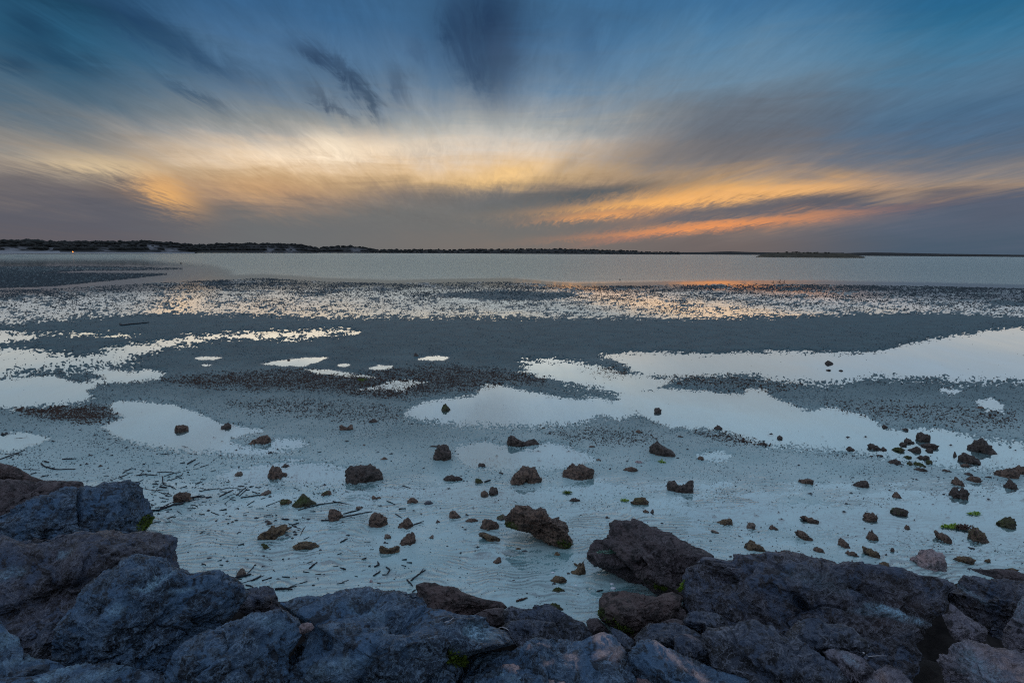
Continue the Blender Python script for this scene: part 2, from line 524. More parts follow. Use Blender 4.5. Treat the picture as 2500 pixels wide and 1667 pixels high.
def wetness(px, py):
    """how far below (+) or above (-) the water the flat lies"""
    st = .65 * n2(px / 62, py / 6.5, 4, 2.0) + .75 * n2(px / 24, py / 3.4, 3, 3.5)
    wob = n2(px / 34, py / 9.0, 3, 5.0)
    grain = n2(px / 6.0, py / 3.0, 3, 8.0, .7)
    w_ = np.full(px.shape, -14.0)
    # thin film lying between the ripples close by
    dots = np.random.default_rng(77).normal(size=px.shape)
    near = sstep(py, 1085, 1190)
    film = -0.6 + 4.5 * n2(px / 120, py / 20, 3, 4.0) + 2.0 * st + 2.0 * grain + 0.6 * dots
    w_ = np.where(near > 0, w_ * (1 - near) + np.minimum(film, 2.0) * near, w_)
    for poly, bias, amp in POOLS:
        sd = poly_sd(px, py, poly)
        pcy = np.mean([q[1] for q in poly])
        fth = 1 + (1.6 if amp > 2 else 0) * sstep(py, pcy + 8, pcy + 45)
        v = sd + bias + amp * st * 1.6 + 3.2 * wob + (3.6 * grain + 2.3 * dots) * (.30 if amp <= 2 else 1 + .10 * amp) * fth
        v = np.where(sd < -9 * fth, -14, v)
        w_ = np.maximum(w_, np.minimum(v, 14))
    top = np.interp(px, TOPX, TOPY)
    bot = np.interp(px, BOTX, BOTY)
    rip = n2(px / 21, py / 3.0, 3, 11.0)
    rip2 = n2(px / 90, py / 12, 3, 14.0)
    t = np.clip((py - top) / (bot - top), 0, 1.3)
    band = 0.9 + 2.2 * dots * (.3 + t) + 10 * rip * (0.25 + 0.8 * t) + 5 * rip2 - 7.5 * sstep(t, 0.80, 1.03)
    band = np.where(t > 1.02, -14, band)
    for poly in DARKPATCH:
        sd = poly_sd(px, py, poly, 20)
        band = np.where(sd > -6, np.minimum(band, -sd * 0.8 + 3 * rip + 4 * rip2 + 2 * dots), band)
    w_ = np.where(py < bot + 12, np.maximum(w_, np.where(py > top, band, 14)), w_)
    for poly in BARS + [TONGUE]:
        sd = poly_sd(px, py, poly, 20)
        w_ = np.where(sd > 0, np.minimum(w_, -1.0 - .4 * sd + 4.0 * rip2 + 2.0 * dots), w_)
    return w_


def polar(cols, rows):
    """ground points on bearings (rad) x ranges (m)"""
    B, Rr = np.meshgrid(cols, rows)
    V = np.stack([np.sin(B) * Rr, np.cos(B) * Rr, np.zeros_like(B)], -1)
    n, m = B.shape
    i = np.arange(n - 1)[:, None] * m
    j = np.arange(m - 1)[None, :]
    a = i + j
    F = np.stack([a, a + 1, a + m + 1, a + m], -1).reshape(-1, 4)
    return V.reshape(-1, 3), F


def rng_of(py):
    return at(HX, py)[1]


front_cols = np.radians(np.linspace(-48, 48, 860))
side = np.radians(np.concatenate([np.linspace(-180, -50, 40)]))
cols_all = np.concatenate([side, front_cols, -side[::-1]])
pys = np.concatenate([np.arange(1680, 660, -2.0), np.arange(660, 622, -0.9), np.arange(622, 618.6, -0.35)])
rows_all = np.concatenate([[0.05, 1.2, 2.4], [rng_of(p) for p in pys], [9000, 16000, 40000]])
V, F = polar(cols_all, rows_all)
px, py = chart(V[:, 0], V[:, 1])
rr = np.hypot(V[:, 0], V[:, 1])
ahead = (V[:, 1] > 0.5) & (np.abs(np.arctan2(V[:, 0], V[:, 1])) < 1.2)
wv = np.full(len(V), 2.0)
wv[ahead] = wetness(px[ahead], py[ahead])
deep = (rr > 75) & ~ahead
wv[deep] = 14
def wet_z(w_, r_):
    return np.where(w_ > 0, -0.028 * np.tanh(w_ / 7.0), -0.020 * np.tanh(w_ / 9.0)) * np.clip(r_ / 12.0, 0.5, 3.0)


z = wet_z(wv, rr)
z -= 0.4 * sstep(rr, 70, 160) * (wv > 8)
z += np.where(rr < 30, 0.0035 * n2(V[:, 0] * 2.2, V[:, 1] * 2.2, 3, 1.0), 0)
EDGE_PX = [(-500, 1110), (-60, 1150), (60, 1190), (200, 1215), (340, 1300), (420, 1420), (600, 1475), (1000, 1470), (1200, 1505), (1440, 1565), (1560, 1560), (1690, 1470),
        (1720, 1400), (1900, 1390), (2100, 1405), (2290, 1452), (2360, 1422), (2560, 1440), (3000, 1440)]
edge_arr = np.array([tuple(at(x, y)[:2]) for x, y in EDGE_PX] + [(11, -4), (-11, -4)])
sd_bank = poly_sd(V[:, 0], V[:, 1], edge_arr, 9.0)
z -= 1.4 * sstep(sd_bank, -0.04, 0.4)
V[:, 2] = z
pyc = np.where(ahead, py, 1300.0)
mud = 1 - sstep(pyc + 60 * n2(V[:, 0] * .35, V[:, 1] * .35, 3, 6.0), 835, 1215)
ripz = sstep(pyc, 1120, 1230) * sstep(n2(V[:, 0] * .8, V[:, 1] * .8, 2, 3.0), -0.35, 0.15)
weed = np.zeros(len(V))
for poly, k in WEED:
    sd = poly_sd(px, py, poly, 40)
    weed = np.maximum(weed, k * sstep(sd + 9 * n2(px / 60, py / 12, 3, 9.0), -10, 14) * ahead)

m_flat, t, o = mat('wet_sand')
geo = t.new('ShaderNodeNewGeometry').outputs['Position']
sp = t.new('ShaderNodeSeparateXYZ')
t.l.new(geo, sp.inputs[0])
a_mud, a_rip, a_weed, a_wet = t.attr('mud'), t.attr('ripple'), t.attr('weed'), t.attr('wet')
nf = t.noise(geo, 30, 5, 0.65)
nb = t.noise(geo, 1.4, 4, 0.55)
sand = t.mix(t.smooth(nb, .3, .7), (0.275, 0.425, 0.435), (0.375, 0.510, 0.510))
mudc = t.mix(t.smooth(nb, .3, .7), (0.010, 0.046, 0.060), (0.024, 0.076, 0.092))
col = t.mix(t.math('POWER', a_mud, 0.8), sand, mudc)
col = t.mix(t.math('MULTIPLY', t.smooth(nf, .50, .72), t.math('MULTIPLY_ADD', a_mud, 0.08, 0.12)), col, (0.10, 0.12, 0.125))
# sand colour darkens in the ripple troughs
wx = t.comb(t.math('MULTIPLY', sp.outputs[0], 0.55), sp.outputs[1], 0.0)
warp = t.math('MULTIPLY', t.noise(geo, 0.9, 3, 0.5), 1.15)
warp2 = t.math('MULTIPLY', t.noise(wx, 5.0, 3, 0.55), 0.085)
ph = t.math('MULTIPLY', t.math('ADD', t.math('ADD', t.math('ADD', sp.outputs[1], t.math('MULTIPLY', sp.outputs[0], -0.06)), warp), warp2), 6.2832 / 0.078)
wave = t.math('MULTIPLY_ADD', t.math('SINE', ph), 0.5, 0.5)
brk = t.smooth(t.noise(t.comb(t.math('MULTIPLY', sp.outputs[0], 3.0), t.math('MULTIPLY', sp.outputs[1], 7.0)), 1.0, 3, .6), .34, .56)
wave = t.math('MULTIPLY', wave, t.math('MULTIPLY', brk, a_rip))
rip_h = wave
trough_dark = t.math('MULTIPLY', t.math('MULTIPLY', t.math('SUBTRACT', 1.0, t.smooth(wave, 0.0, 0.45)), a_rip), t.math('MULTIPLY', brk, 0.8))
col = t.mix(trough_dark, col, (0.16, 0.19, 0.20))
col = t.mix(t.math('MULTIPLY', t.smooth(nf, .35, .6), t.math('MULTIPLY', a_weed, 0.5), clamp=True), col, (0.040, 0.028, 0.022))
hgt = t.math('ADD', t.math('MULTIPLY', rip_h, 0.016), t.math('MULTIPLY', nf, 0.007))
bn = t.new('ShaderNodeBump')
bn.inputs['Strength'].default_value = 0.75
bn.inputs['Distance'].default_value = 1.0
t.l.new(hgt, bn.inputs['Height'])
shine = t.smooth(a_wet, -0.22, 0.0)
rough = t.math('MULTIPLY_ADD', shine, -0.22, t.math('MULTIPLY_ADD', a_mud, 0.16, 0.40))
principled(t, o, col, rough, t.math('MULTIPLY_ADD', shine, 0.25, t.math('MULTIPLY_ADD', a_mud, -0.30, 0.45)), bn.outputs[0])
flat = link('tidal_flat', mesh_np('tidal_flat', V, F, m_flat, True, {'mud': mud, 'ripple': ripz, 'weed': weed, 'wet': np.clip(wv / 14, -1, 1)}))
tag(flat, kind='structure')


# surface height for placing things: nothing stands more than a few mm off this
def flat_z(x, y):
    x, y = np.atleast_1d(np.asarray(x, float)), np.atleast_1d(np.asarray(y, float))
    a, b = chart(x, y)
    return wet_z(wetness(a, b), np.hypot(x, y)) + 0.0035 * n2(x * 2.2, y * 2.2, 3, 1.0)


def on_flat(px_, py_):
    q = at(px_, py_)
    q[2] = max(flat_z(q[0], q[1])[0], -0.012)
    return q


# ------------------------------------------------------------------ water over it
wc = np.concatenate([side[::2], np.radians(np.linspace(-48, 48, 260)), -side[::-2]])
wp = np.concatenate([np.arange(1680, 740, -20.0), np.arange(740, 660, -1.5), np.arange(660, 619, -1.0)])
wr = np.concatenate([[0.05, 1.5], [rng_of(p) for p in wp], [9000, 16000, 40000]])
Vw, Fw = polar(wc, wr)
pw, qw = chart(Vw[:, 0], Vw[:, 1])
aheadw = (Vw[:, 1] > 0.5) & (np.abs(np.arctan2(Vw[:, 0], Vw[:, 1])) < 1.2)
rw = np.hypot(Vw[:, 0], Vw[:, 1])
topw = np.interp(pw, TOPX, TOPY)
chop = sstep(topw - qw, 3.0, 13.0)
chop *= 1 - 0.85 * sstep(poly_sd(pw, qw, [(-400, 640), (330, 640), (520, 655), (560, 668), (420, 690), (200, 705), (-400, 720)], 30), -14, 6)
botw = np.interp(pw, BOTX, BOTY)
chop = np.maximum(chop, .20 * sstep(qw, topw + 4, topw + 16) * (1 - sstep(qw, botw - 4, botw + 10)))
chop = np.where(aheadw, chop, sstep(rw, 60, 90))
m_wat, t, o = mat('sea_water')
geo = t.new('ShaderNodeNewGeometry').outputs['Position']
sp = t.new('ShaderNodeSeparateXYZ')
t.l.new(geo, sp.inputs[0])
ch = t.attr('chop')
lw = t.new('ShaderNodeLayerWeight')
lw.inputs['Blend'].default_value = 0.5
long_ = t.comb(t.math('MULTIPLY', sp.outputs[0], 0.30), sp.outputs[1])
r1 = t.noise(long_, 2.2, 4, 0.6, 0.4)
r2 = t.noise(long_, 0.35, 4, 0.6, 0.6)
hh = t.math('MULTIPLY', ch, t.math('MULTIPLY_ADD', r1, 0.10, t.math('MULTIPLY', r2, 0.55)))
bw = t.new('ShaderNodeBump')
bw.inputs['Strength'].default_value = 0.06
bw.inputs['Distance'].default_value = 1.0
t.l.new(hh, bw.inputs['Height'])
fac = t.ramp(lw.outputs['Facing'], [(0.0, 0.06), (0.5, 0.20), (0.72, 0.50), (0.86, 0.76), (1.0, 0.97)])
gl = t.new('ShaderNodeBsdfGlossy')
gl.inputs[0].default_value = (0.92, 0.975, 0.97, 1)
t.put(gl.inputs['Roughness'], t.math('MULTIPLY_ADD', ch, 0.10, 0.015))
t.l.new(bw.outputs[0], gl.inputs['Normal'])
tr = t.new('ShaderNodeBsdfTransparent')
tr.inputs[0].default_value = (0.86, 0.96, 0.97, 1)
mx = t.new('ShaderNodeMixShader')
t.l.new(t.math('MULTIPLY', fac, t.math('MULTIPLY_ADD', ch, -0.60, 1.0)), mx.inputs[0])
t.l.new(tr.outputs[0], mx.inputs[1])
t.l.new(gl.outputs[0], mx.inputs[2])
t.l.new(mx.outputs[0], o.inputs[0])
sdw = poly_sd(Vw[:, 0], Vw[:, 1], edge_arr, 9.0)
Fw = Fw[~(sdw[Fw] > 0.12).any(1)]
water = link('water', mesh_np('water', Vw, Fw, m_wat, True, {'chop': chop}))
tag(water, kind='structure')

# ------------------------------------------------------------------ far shores
m_hill, t, o = mat('scrub_hill')
oc = t.new('ShaderNodeNewGeometry').outputs['Position']
n1 = t.noise(oc, 0.02, 5, 0.6)
n3 = t.noise(oc, 0.11, 4, 0.6)
c = t.mix(t.smooth(n3, .35, .65), (0.022, 0.024, 0.026), (0.034, 0.034, 0.033))
du = t.math('MULTIPLY', t.attr('dune'), t.smooth(n3, .42, .56))
c = t.mix(du, c, (0.22, 0.22, 0.235))
principled(t, o, c, 0.95, 0.05)
m_isl, t, o = mat('dry_grass_island')
oc = t.new('ShaderNodeNewGeometry').outputs['Position']
n3 = t.noise(oc, 0.10, 5, 0.65)
principled(t, o, t.mix(t.smooth(n3, .35, .65), (0.042, 0.037, 0.028), (0.088, 0.076, 0.054)), 0.95, 0.05)


def shore(name, pts, dist0, dist1, m, depth, dune=None, rough=1.5):
    """land behind the water: pts (px, crest py, waterline py); distances vary along it"""
    pts = np.array(pts, float)
    xs = np.arange(pts[0, 0], pts[-1, 0] + .1, 2.5)
    cr = np.interp(xs, pts[:, 0], pts[:, 1])
    ba = np.interp(xs, pts[:, 0], pts[:, 2])
    n = len(xs)
    V = []
    D = []
    prof = [(0, 0), (.06, .10), (.2, .32), (.4, .62), (.6, .85), (.8, .97), (1.0, 1.0), (1.5, .8), (2.2, -.1)]
    for k, (u, h) in enumerate(prof):
        for i, x in enumerate(xs):
            s = (x - xs[0]) / (xs[-1] - xs[0])
            d0 = dist0 + (dist1 - dist0) * s
            v = ray(x, ba[i])
            hd = np.array([v[0], v[1]]) / math.hypot(v[0], v[1])
            vt = ray(x, cr[i])
            top = CAM_H + (d0 + depth) * vt[2] / math.hypot(vt[0], vt[1])
            q = hd * (d0 + depth * u)
            V.append((q[0], q[1], max(top, 0.6) * h - (0.5 if k == 0 else 0)))
            D.append(0 if dune is None else max(np.exp(-((x - a) / b) ** 2) * math.exp(-((h - hh0) / hs) ** 2) for a, b, hh0, hs in dune))
    V = np.array(V)
    m_ = n
    nn = n2(V[:, 0] * 0.03, V[:, 1] * 0.03, 4, 3.0)
    V[:, 2] += np.where(V[:, 2] > 1.5, nn * np.minimum(V[:, 2] * .12, rough), 0)
    i = np.arange(len(prof) - 1)[:, None] * m_
    j = np.arange(m_ - 1)[None]
    a = i + j
    F = np.stack([a, a + 1, a + m_ + 1, a + m_], -1).reshape(-1, 4)
    o = link(name, mesh_np(name, V, F, m, True, {'dune': np.array(D)}))
    tag(o, kind='structure')
    return V, n, np.array(D)


LEFT = [(-400, 588, 613), (-200, 590, 613.4), (0, 594, 614), (40, 592, 614), (85, 591, 614.5), (110, 594, 614.6), (160, 595, 614.8), (250, 594, 615), (330, 593.5, 615.3),
        (365, 592.5, 615.5), (420, 596.5, 616), (455, 599, 616.3), (480, 603, 616.5)]
MID = [(440, 604, 616.4), (500, 600.5, 616.8), (540, 598, 617), (590, 599, 617), (610, 597, 617.2), (700, 598, 617.3), (735, 598.5, 617.4), (760, 605, 617.6), (775, 608.5, 617.7)]
MID2 = [(765, 609, 617.6), (790, 606, 617.8), (820, 603.5, 617.9), (860, 603, 618), (890, 606, 618), (912, 611, 618.2), (960, 611.5, 618.4), (1080, 611.5, 618.8),
        (1150, 610, 619), (1250, 609.6, 619.3), (1370, 608.4, 619.8), (1450, 611, 620), (1520, 612.8, 620.3), (1600, 616.5, 620.7), (1660, 617, 620.9)]
FAR = [(1500, 616.5, 622), (1560, 616, 622), (1650, 616, 622.3), (1720, 615.6, 622.5), (1780, 613.8, 622.7), (1850, 616, 623), (1950, 617.2, 623.2), (2060, 617, 623.3)]
RIGHT = [(2040, 619, 624.5), (2090, 617, 624.6), (2130, 616.4, 624.7), (2180, 617.2, 624.8), (2240, 618.2, 625), (2300, 619.8, 625.3), (2400, 620.8, 625.8), (2500, 622.4, 626.3), (2800, 624.5, 628.5)]
HL = [shore('hill', LEFT, 520, 900, m_hill, 160, [(30, 40, .25, .25), (125, 14, .3, .3), (255, 18, .15, .2), (372, 16, .55, .3), (420, 30, .2, .2), (-150, 90, .3, .3)]),
      shore('hill', MID, 1100, 1500, m_hill, 260, [(660, 12, .3, .3), (710, 14, .3, .3)]),
      shore('hill', MID2, 1700, 3600, m_hill, 400, [(870, 14, .5, .3)]),
      shore('hill', FAR, 7000, 7500, m_hill, 900),
      shore('hill', RIGHT, 4200, 3800, m_hill, 500)]
ISL = [(1846, 626.3, 626.9), (1862, 620.5, 626.6), (1880, 617.6, 626.5), (1915, 616.6, 626.5), (1960, 616.8, 626.7), (2010, 616.8, 627), (2040, 618, 627.2), (2070, 619.8, 627.6), (2095, 624.2, 628), (2113, 627.2, 628.4)]
V_i, n_i, _ = shore('island', ISL, 800, 800, m_isl, 60, rough=0.6)

# pale beach at the foot of the nearer hills
m_beach = plain('pale_beach_sand', (0.17, 0.18, 0.20), (0.24, 0.25, 0.26), 0.2)
xs = np.arange(-400, 480, 5.0)
Vb = []
for x in xs:
    s = (x + 400) / 880
    d0 = 520 + 380 * s
    v = ray(x, 614)
    hd = np.array([v[0], v[1]]) / math.hypot(v[0], v[1])
    wdt = np.interp(x, [-400, 0, 150, 480], [150, 130, 80, 20])
    for u, h in ((-wdt, -0.05), (-wdt * .5, .25), (0, 1.0), (25, 2.5 if x < 150 else 1.4)):
        q = hd * (d0 + u)
        Vb.append((q[0], q[1], h))
a = (np.arange(len(xs) - 1)[:, None] * 4 + np.arange(3)[None])
Fb = np.stack([a, a + 4, a + 5, a + 1], -1).reshape(-1, 4)
tag(link('beach', mesh_np('beach', Vb, Fb, m_beach)), kind='structure')


def ico(sub, cache={}):
    if sub not in cache:
        bm = bmesh.new()
        bmesh.ops.create_icosphere(bm, subdivisions=sub, radius=1)
        cache[sub] = (np.array([v.co[:] for v in bm.verts], np.float32), np.array([[v.index for v in f.verts] for f in bm.faces], np.int32))
        bm.free()
    return cache[sub]


# scrub on the far hills: a wood that reads as one mass
m_scrub = plain('dark_scrub_leaves', (0.016, 0.018, 0.018), (0.032, 0.033, 0.030), 0.6)
uv, uf = ico(1)
VV, FF, base = [], [], 0
for (Vh, n, m_), cnt, sz, pref in ((HL[0], 1500, 3.6, .5), (HL[1], 650, 4.6, .5), (HL[2], 700, 6.5, .5)):
    for _ in range(cnt):
        k = random.choice([3, 4, 5, 5, 6, 6, 6]) if random.random() < .75 else 2
        i = random.randrange(n - 1)
        if m_[k * n + i] > .35 and random.random() < .9:
            continue
        p = Vh[k * n + i] * (1 - .5) + Vh[k * n + i + 1] * .5
        s = sz * random.uniform(.4, 1.1)
        q = uv * np.array([s * random.uniform(.8, 1.5), s * random.uniform(.8, 1.5), s * random.uniform(.5, .85)]) * RNG.uniform(.75, 1.2, (len(uv), 1))
        VV.append(q + p + np.array([0, 0, s * random.uniform(.1, .45)]))
        FF.append(uf + base)
        base += len(uv)
tag(link('coastal_scrub', mesh_np('coastal_scrub', np.concatenate(VV), np.concatenate(FF), m_scrub)), kind='stuff')

# ------------------------------------------------------------------ rock bank under the boulders
def bank_h(x, y):
    sd = poly_sd(np.atleast_1d(np.asarray(x, float)), np.atleast_1d(np.asarray(y, float)), edge_arr, 9.0)
    return np.clip(0.34 * np.maximum(sd, 0), 0, 1.55)


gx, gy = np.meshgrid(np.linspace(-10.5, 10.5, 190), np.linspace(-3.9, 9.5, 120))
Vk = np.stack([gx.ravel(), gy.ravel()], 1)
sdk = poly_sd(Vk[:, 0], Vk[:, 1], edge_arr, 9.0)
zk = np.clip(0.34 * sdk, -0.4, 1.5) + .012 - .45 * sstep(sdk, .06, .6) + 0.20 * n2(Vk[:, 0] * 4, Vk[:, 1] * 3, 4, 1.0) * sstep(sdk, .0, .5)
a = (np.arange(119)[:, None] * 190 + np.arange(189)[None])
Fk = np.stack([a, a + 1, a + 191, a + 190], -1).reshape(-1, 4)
m_bank = plain('gap_shade_rubble', (0.010, 0.009, 0.009), (0.024, 0.021, 0.020), 9, 0.95, 0.04)  # near-black colour stands in for the shadow in the gaps between boulders
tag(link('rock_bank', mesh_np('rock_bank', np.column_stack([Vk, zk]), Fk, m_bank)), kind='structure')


def base_on_bank(px_, py_):
    """point where the view ray meets bank or sand"""
    v = ray(px_, py_)
    t_ = np.linspace(1.2, 60, 6000) if v[2] > -0.3 else np.linspace(1.2, 14, 1600)
    P = CAM[None] + t_[:, None] * v[None]
    h = bank_h(P[:, 0], P[:, 1])
    k = np.argmax(P[:, 2] <= h)
    return P[k]


# ------------------------------------------------------------------ rock material
def rock_mat(name, c1, c2, vein, vein_k=0.6, lichen=(0.56, 0.42, 0.41), salt=(0.40, 0.66, 0.84), scale=1.0):
    m, t, o = mat(name)
    oc = t.new('ShaderNodeTexCoord').outputs['Object']
    n1 = t.noise(oc, 2.3 * scale, 6, 0.62, 0.3)
    n2_ = t.noise(oc, 11 * scale, 6, 0.68, 0.4)
    n3_ = t.noise(oc, 60 * scale, 4, 0.7)
    rd = t.noise(oc, 16 * scale, 4, 0.55, 0.5, 'RIDGED_MULTIFRACTAL')
    vo = t.new('ShaderNodeTexVoronoi', feature='F1')
    vo.inputs['Scale'].default_value = 26 * scale
    wv_ = t.new('ShaderNodeVectorMath', operation='ADD')
    t.l.new(oc, wv_.inputs[0])
    sc_ = t.new('ShaderNodeVectorMath', operation='SCALE')
    nc = t.new('ShaderNodeTexNoise')
    t.l.new(oc, nc.inputs['Vector'])
    nc.inputs['Scale'].default_value = 14 * scale
    nc.inputs['Detail'].default_value = 3
    t.l.new(nc.outputs[1], sc_.inputs[0])
    sc_.inputs['Scale'].default_value = 0.06 / scale
    t.l.new(sc_.outputs[0], wv_.inputs[1])
    t.l.new(wv_.outputs[0], vo.inputs['Vector'])
    wth = t.noise(oc, 1.1 * scale, 5, 0.6, 0.5)
    col = t.mix(t.smooth(n1, .36, .64), c1, c2)
    col = t.mix(t.math('MULTIPLY', t.smooth(wth, .48, .66), .6), col, tuple(min(1, x * 1.55) for x in c1))
    col = t.mix(t.math('MULTIPLY', t.smooth(n2_, .48, .56), 0.92), col, tuple(x * .30 for x in c2))
    la = t.noise(oc, 8.5 * scale, 6, 0.62, 0.8)
    lb = t.noise(oc, 24 * scale, 4, 0.6, 0.6)
    va = t.smooth(t.math('ABSOLUTE', t.math('SUBTRACT', la, 0.5)), 0.042, 0.0)
    vb = t.smooth(t.math('ABSOLUTE', t.math('SUBTRACT', lb, 0.5)), 0.045, 0.0)
    net = t.math('MULTIPLY', t.math('MAXIMUM', va, t.math('MULTIPLY', vb, 0.75)), t.math('MULTIPLY', t.smooth(n1, .32, .55), vein_k))
    col = t.mix(net, col, vein)
    col = t.mix(t.math('MULTIPLY', t.smooth(rd, .62, 1.10), t.math('MULTIPLY', t.smooth(n1, .30, .50), vein_k)), col, vein)
    col = t.mix(t.math('MULTIPLY', t.smooth(n3_, .70, .78), 0.5), col, tuple(min(1, x * 1.6) for x in vein))
    li = t.math('MULTIPLY', t.attr('lichen'), t.smooth(n2_, .38, .52), clamp=True)
    col = t.mix(li, col, lichen)
    sa = t.math('MULTIPLY', t.attr('salt'), t.math('MULTIPLY_ADD', t.smooth(n3_, .38, .58), .75, .25), clamp=True)
    col = t.mix(sa, col, salt)
    mo = t.math('MULTIPLY', t.attr('moss'), t.smooth(n2_, .36, .50), clamp=True)
    col = t.mix(mo, col, (0.055, 0.075, 0.018))
    h1 = t.math('MULTIPLY_ADD', n2_, 0.085, t.math('MULTIPLY', net, 0.016))
    h2 = t.math('ADD', h1, t.math('MULTIPLY', t.smooth(vo.outputs[0], 0.0, 0.55), 0.022))
    h3 = t.math('ADD', h2, t.math('MULTIPLY', n3_, 0.018))
    b = t.new('ShaderNodeBump')
    b.inputs['Strength'].default_value = 0.95
    b.inputs['Distance'].default_value = 1.0 / scale
    t.l.new(h3, b.inputs['Height'])
    principled(t, o, col, t.math('MULTIPLY_ADD', t.smooth(n1, .35, .65), -0.28, 0.70), 0.5, b.outputs[0])
    return m


RM = {
    'blue': rock_mat('slate_blue_rock', (0.060, 0.132, 0.232), (0.024, 0.042, 0.072), (0.260, 0.390, 0.540)),
    'navy': rock_mat('dark_slate_rock', (0.052, 0.080, 0.134), (0.028, 0.032, 0.044), (0.290, 0.320, 0.400)),
    'brown': rock_mat('purple_brown_rock', (0.112, 0.084, 0.086), (0.056, 0.044, 0.050), (0.230, 0.190, 0.205)),
    'mixed': rock_mat('brown_and_blue_rock', (0.058, 0.092, 0.156), (0.072, 0.056, 0.060), (0.280, 0.290, 0.350)),
    'red': rock_mat('red_brown_rock', (0.140, 0.094, 0.088), (0.070, 0.048, 0.046), (0.25, 0.19, 0.185)),
    'pale': rock_mat('pale_grey_rock', (0.190, 0.185, 0.235), (0.080, 0.074, 0.100), (0.42, 0.38, 0.43), .6),
    'pink': rock_mat('pink_grey_rock', (0.300, 0.215, 0.225), (0.130, 0.115, 0.150), (0.46, 0.36, 0.36), .6),
    # small stones on the flat
    'bk': rock_mat('wet_black_brown_stone', (0.112, 0.082, 0.068), (0.048, 0.036, 0.031), (0.17, 0.13, 0.11), .3, scale=2.4),
    'br': rock_mat('wet_brown_stone', (0.200, 0.128, 0.092), (0.085, 0.055, 0.042), (0.25, 0.18, 0.13), .3, scale=2.4),
    'oc': rock_mat('ochre_stone', (0.200, 0.135, 0.072), (0.085, 0.058, 0.034), (0.24, 0.17, 0.10), .3, scale=2.4),
    'tan': rock_mat('tan_stone', (0.235, 0.180, 0.140), (0.120, 0.090, 0.074), (0.33, 0.27, 0.22), .3, scale=2.4),
    'gy': rock_mat('blue_grey_stone', (0.110, 0.125, 0.150), (0.055, 0.062, 0.080), (0.22, 0.22, 0.25), .3, scale=2.4),
    'gn': rock_mat('mossy_olive_stone', (0.085, 0.085, 0.034), (0.048, 0.040, 0.024), (0.14, 0.13, 0.06), .3, scale=2.4),
    'pk': rock_mat('pink_white_stone', (0.52, 0.36, 0.34), (0.34, 0.30, 0.34), (0.62, 0.54, 0.55), .6, scale=1.3),
}
m_moss = plain('green_moss', (0.058, 0.095, 0.014), (0.105, 0.155, 0.02), 40, 0.9)
m_alga = plain('pale_green_algae', (0.12, 0.27, 0.20), (0.30, 0.45, 0.38), 40, 0.7)
m_lime = plain('bright_green_algae', (0.11, 0.20, 0.018), (0.19, 0.31, 0.03), 40, 0.7)


def star_radius(poly, th):
    """distance from the origin to the outline along each angle"""
    P = np.array(poly, float)
    Q = np.roll(P, -1, 0)
    best = np.zeros(len(th))
    c, s = np.cos(th), np.sin(th)
    for a, b in zip(P, Q):
        e = b - a
        den = c * e[1] - s * e[0]
        den = np.where(np.abs(den) < 1e-9, 1e-9, den)
        r = (a[0] * e[1] - a[1] * e[0]) / den
        u = (a[0] * s - a[1] * c) / den
        # along ray: r*(c,s) = a + u*e
        ok = (r > 0) & (u >= -1e-6) & (u <= 1 + 1e-6)
        best = np.where(ok & (r > best), r, best)
    if (best == 0).any():
        m_ = best == 0
        best[m_] = np.median(best[~m_])
    return best


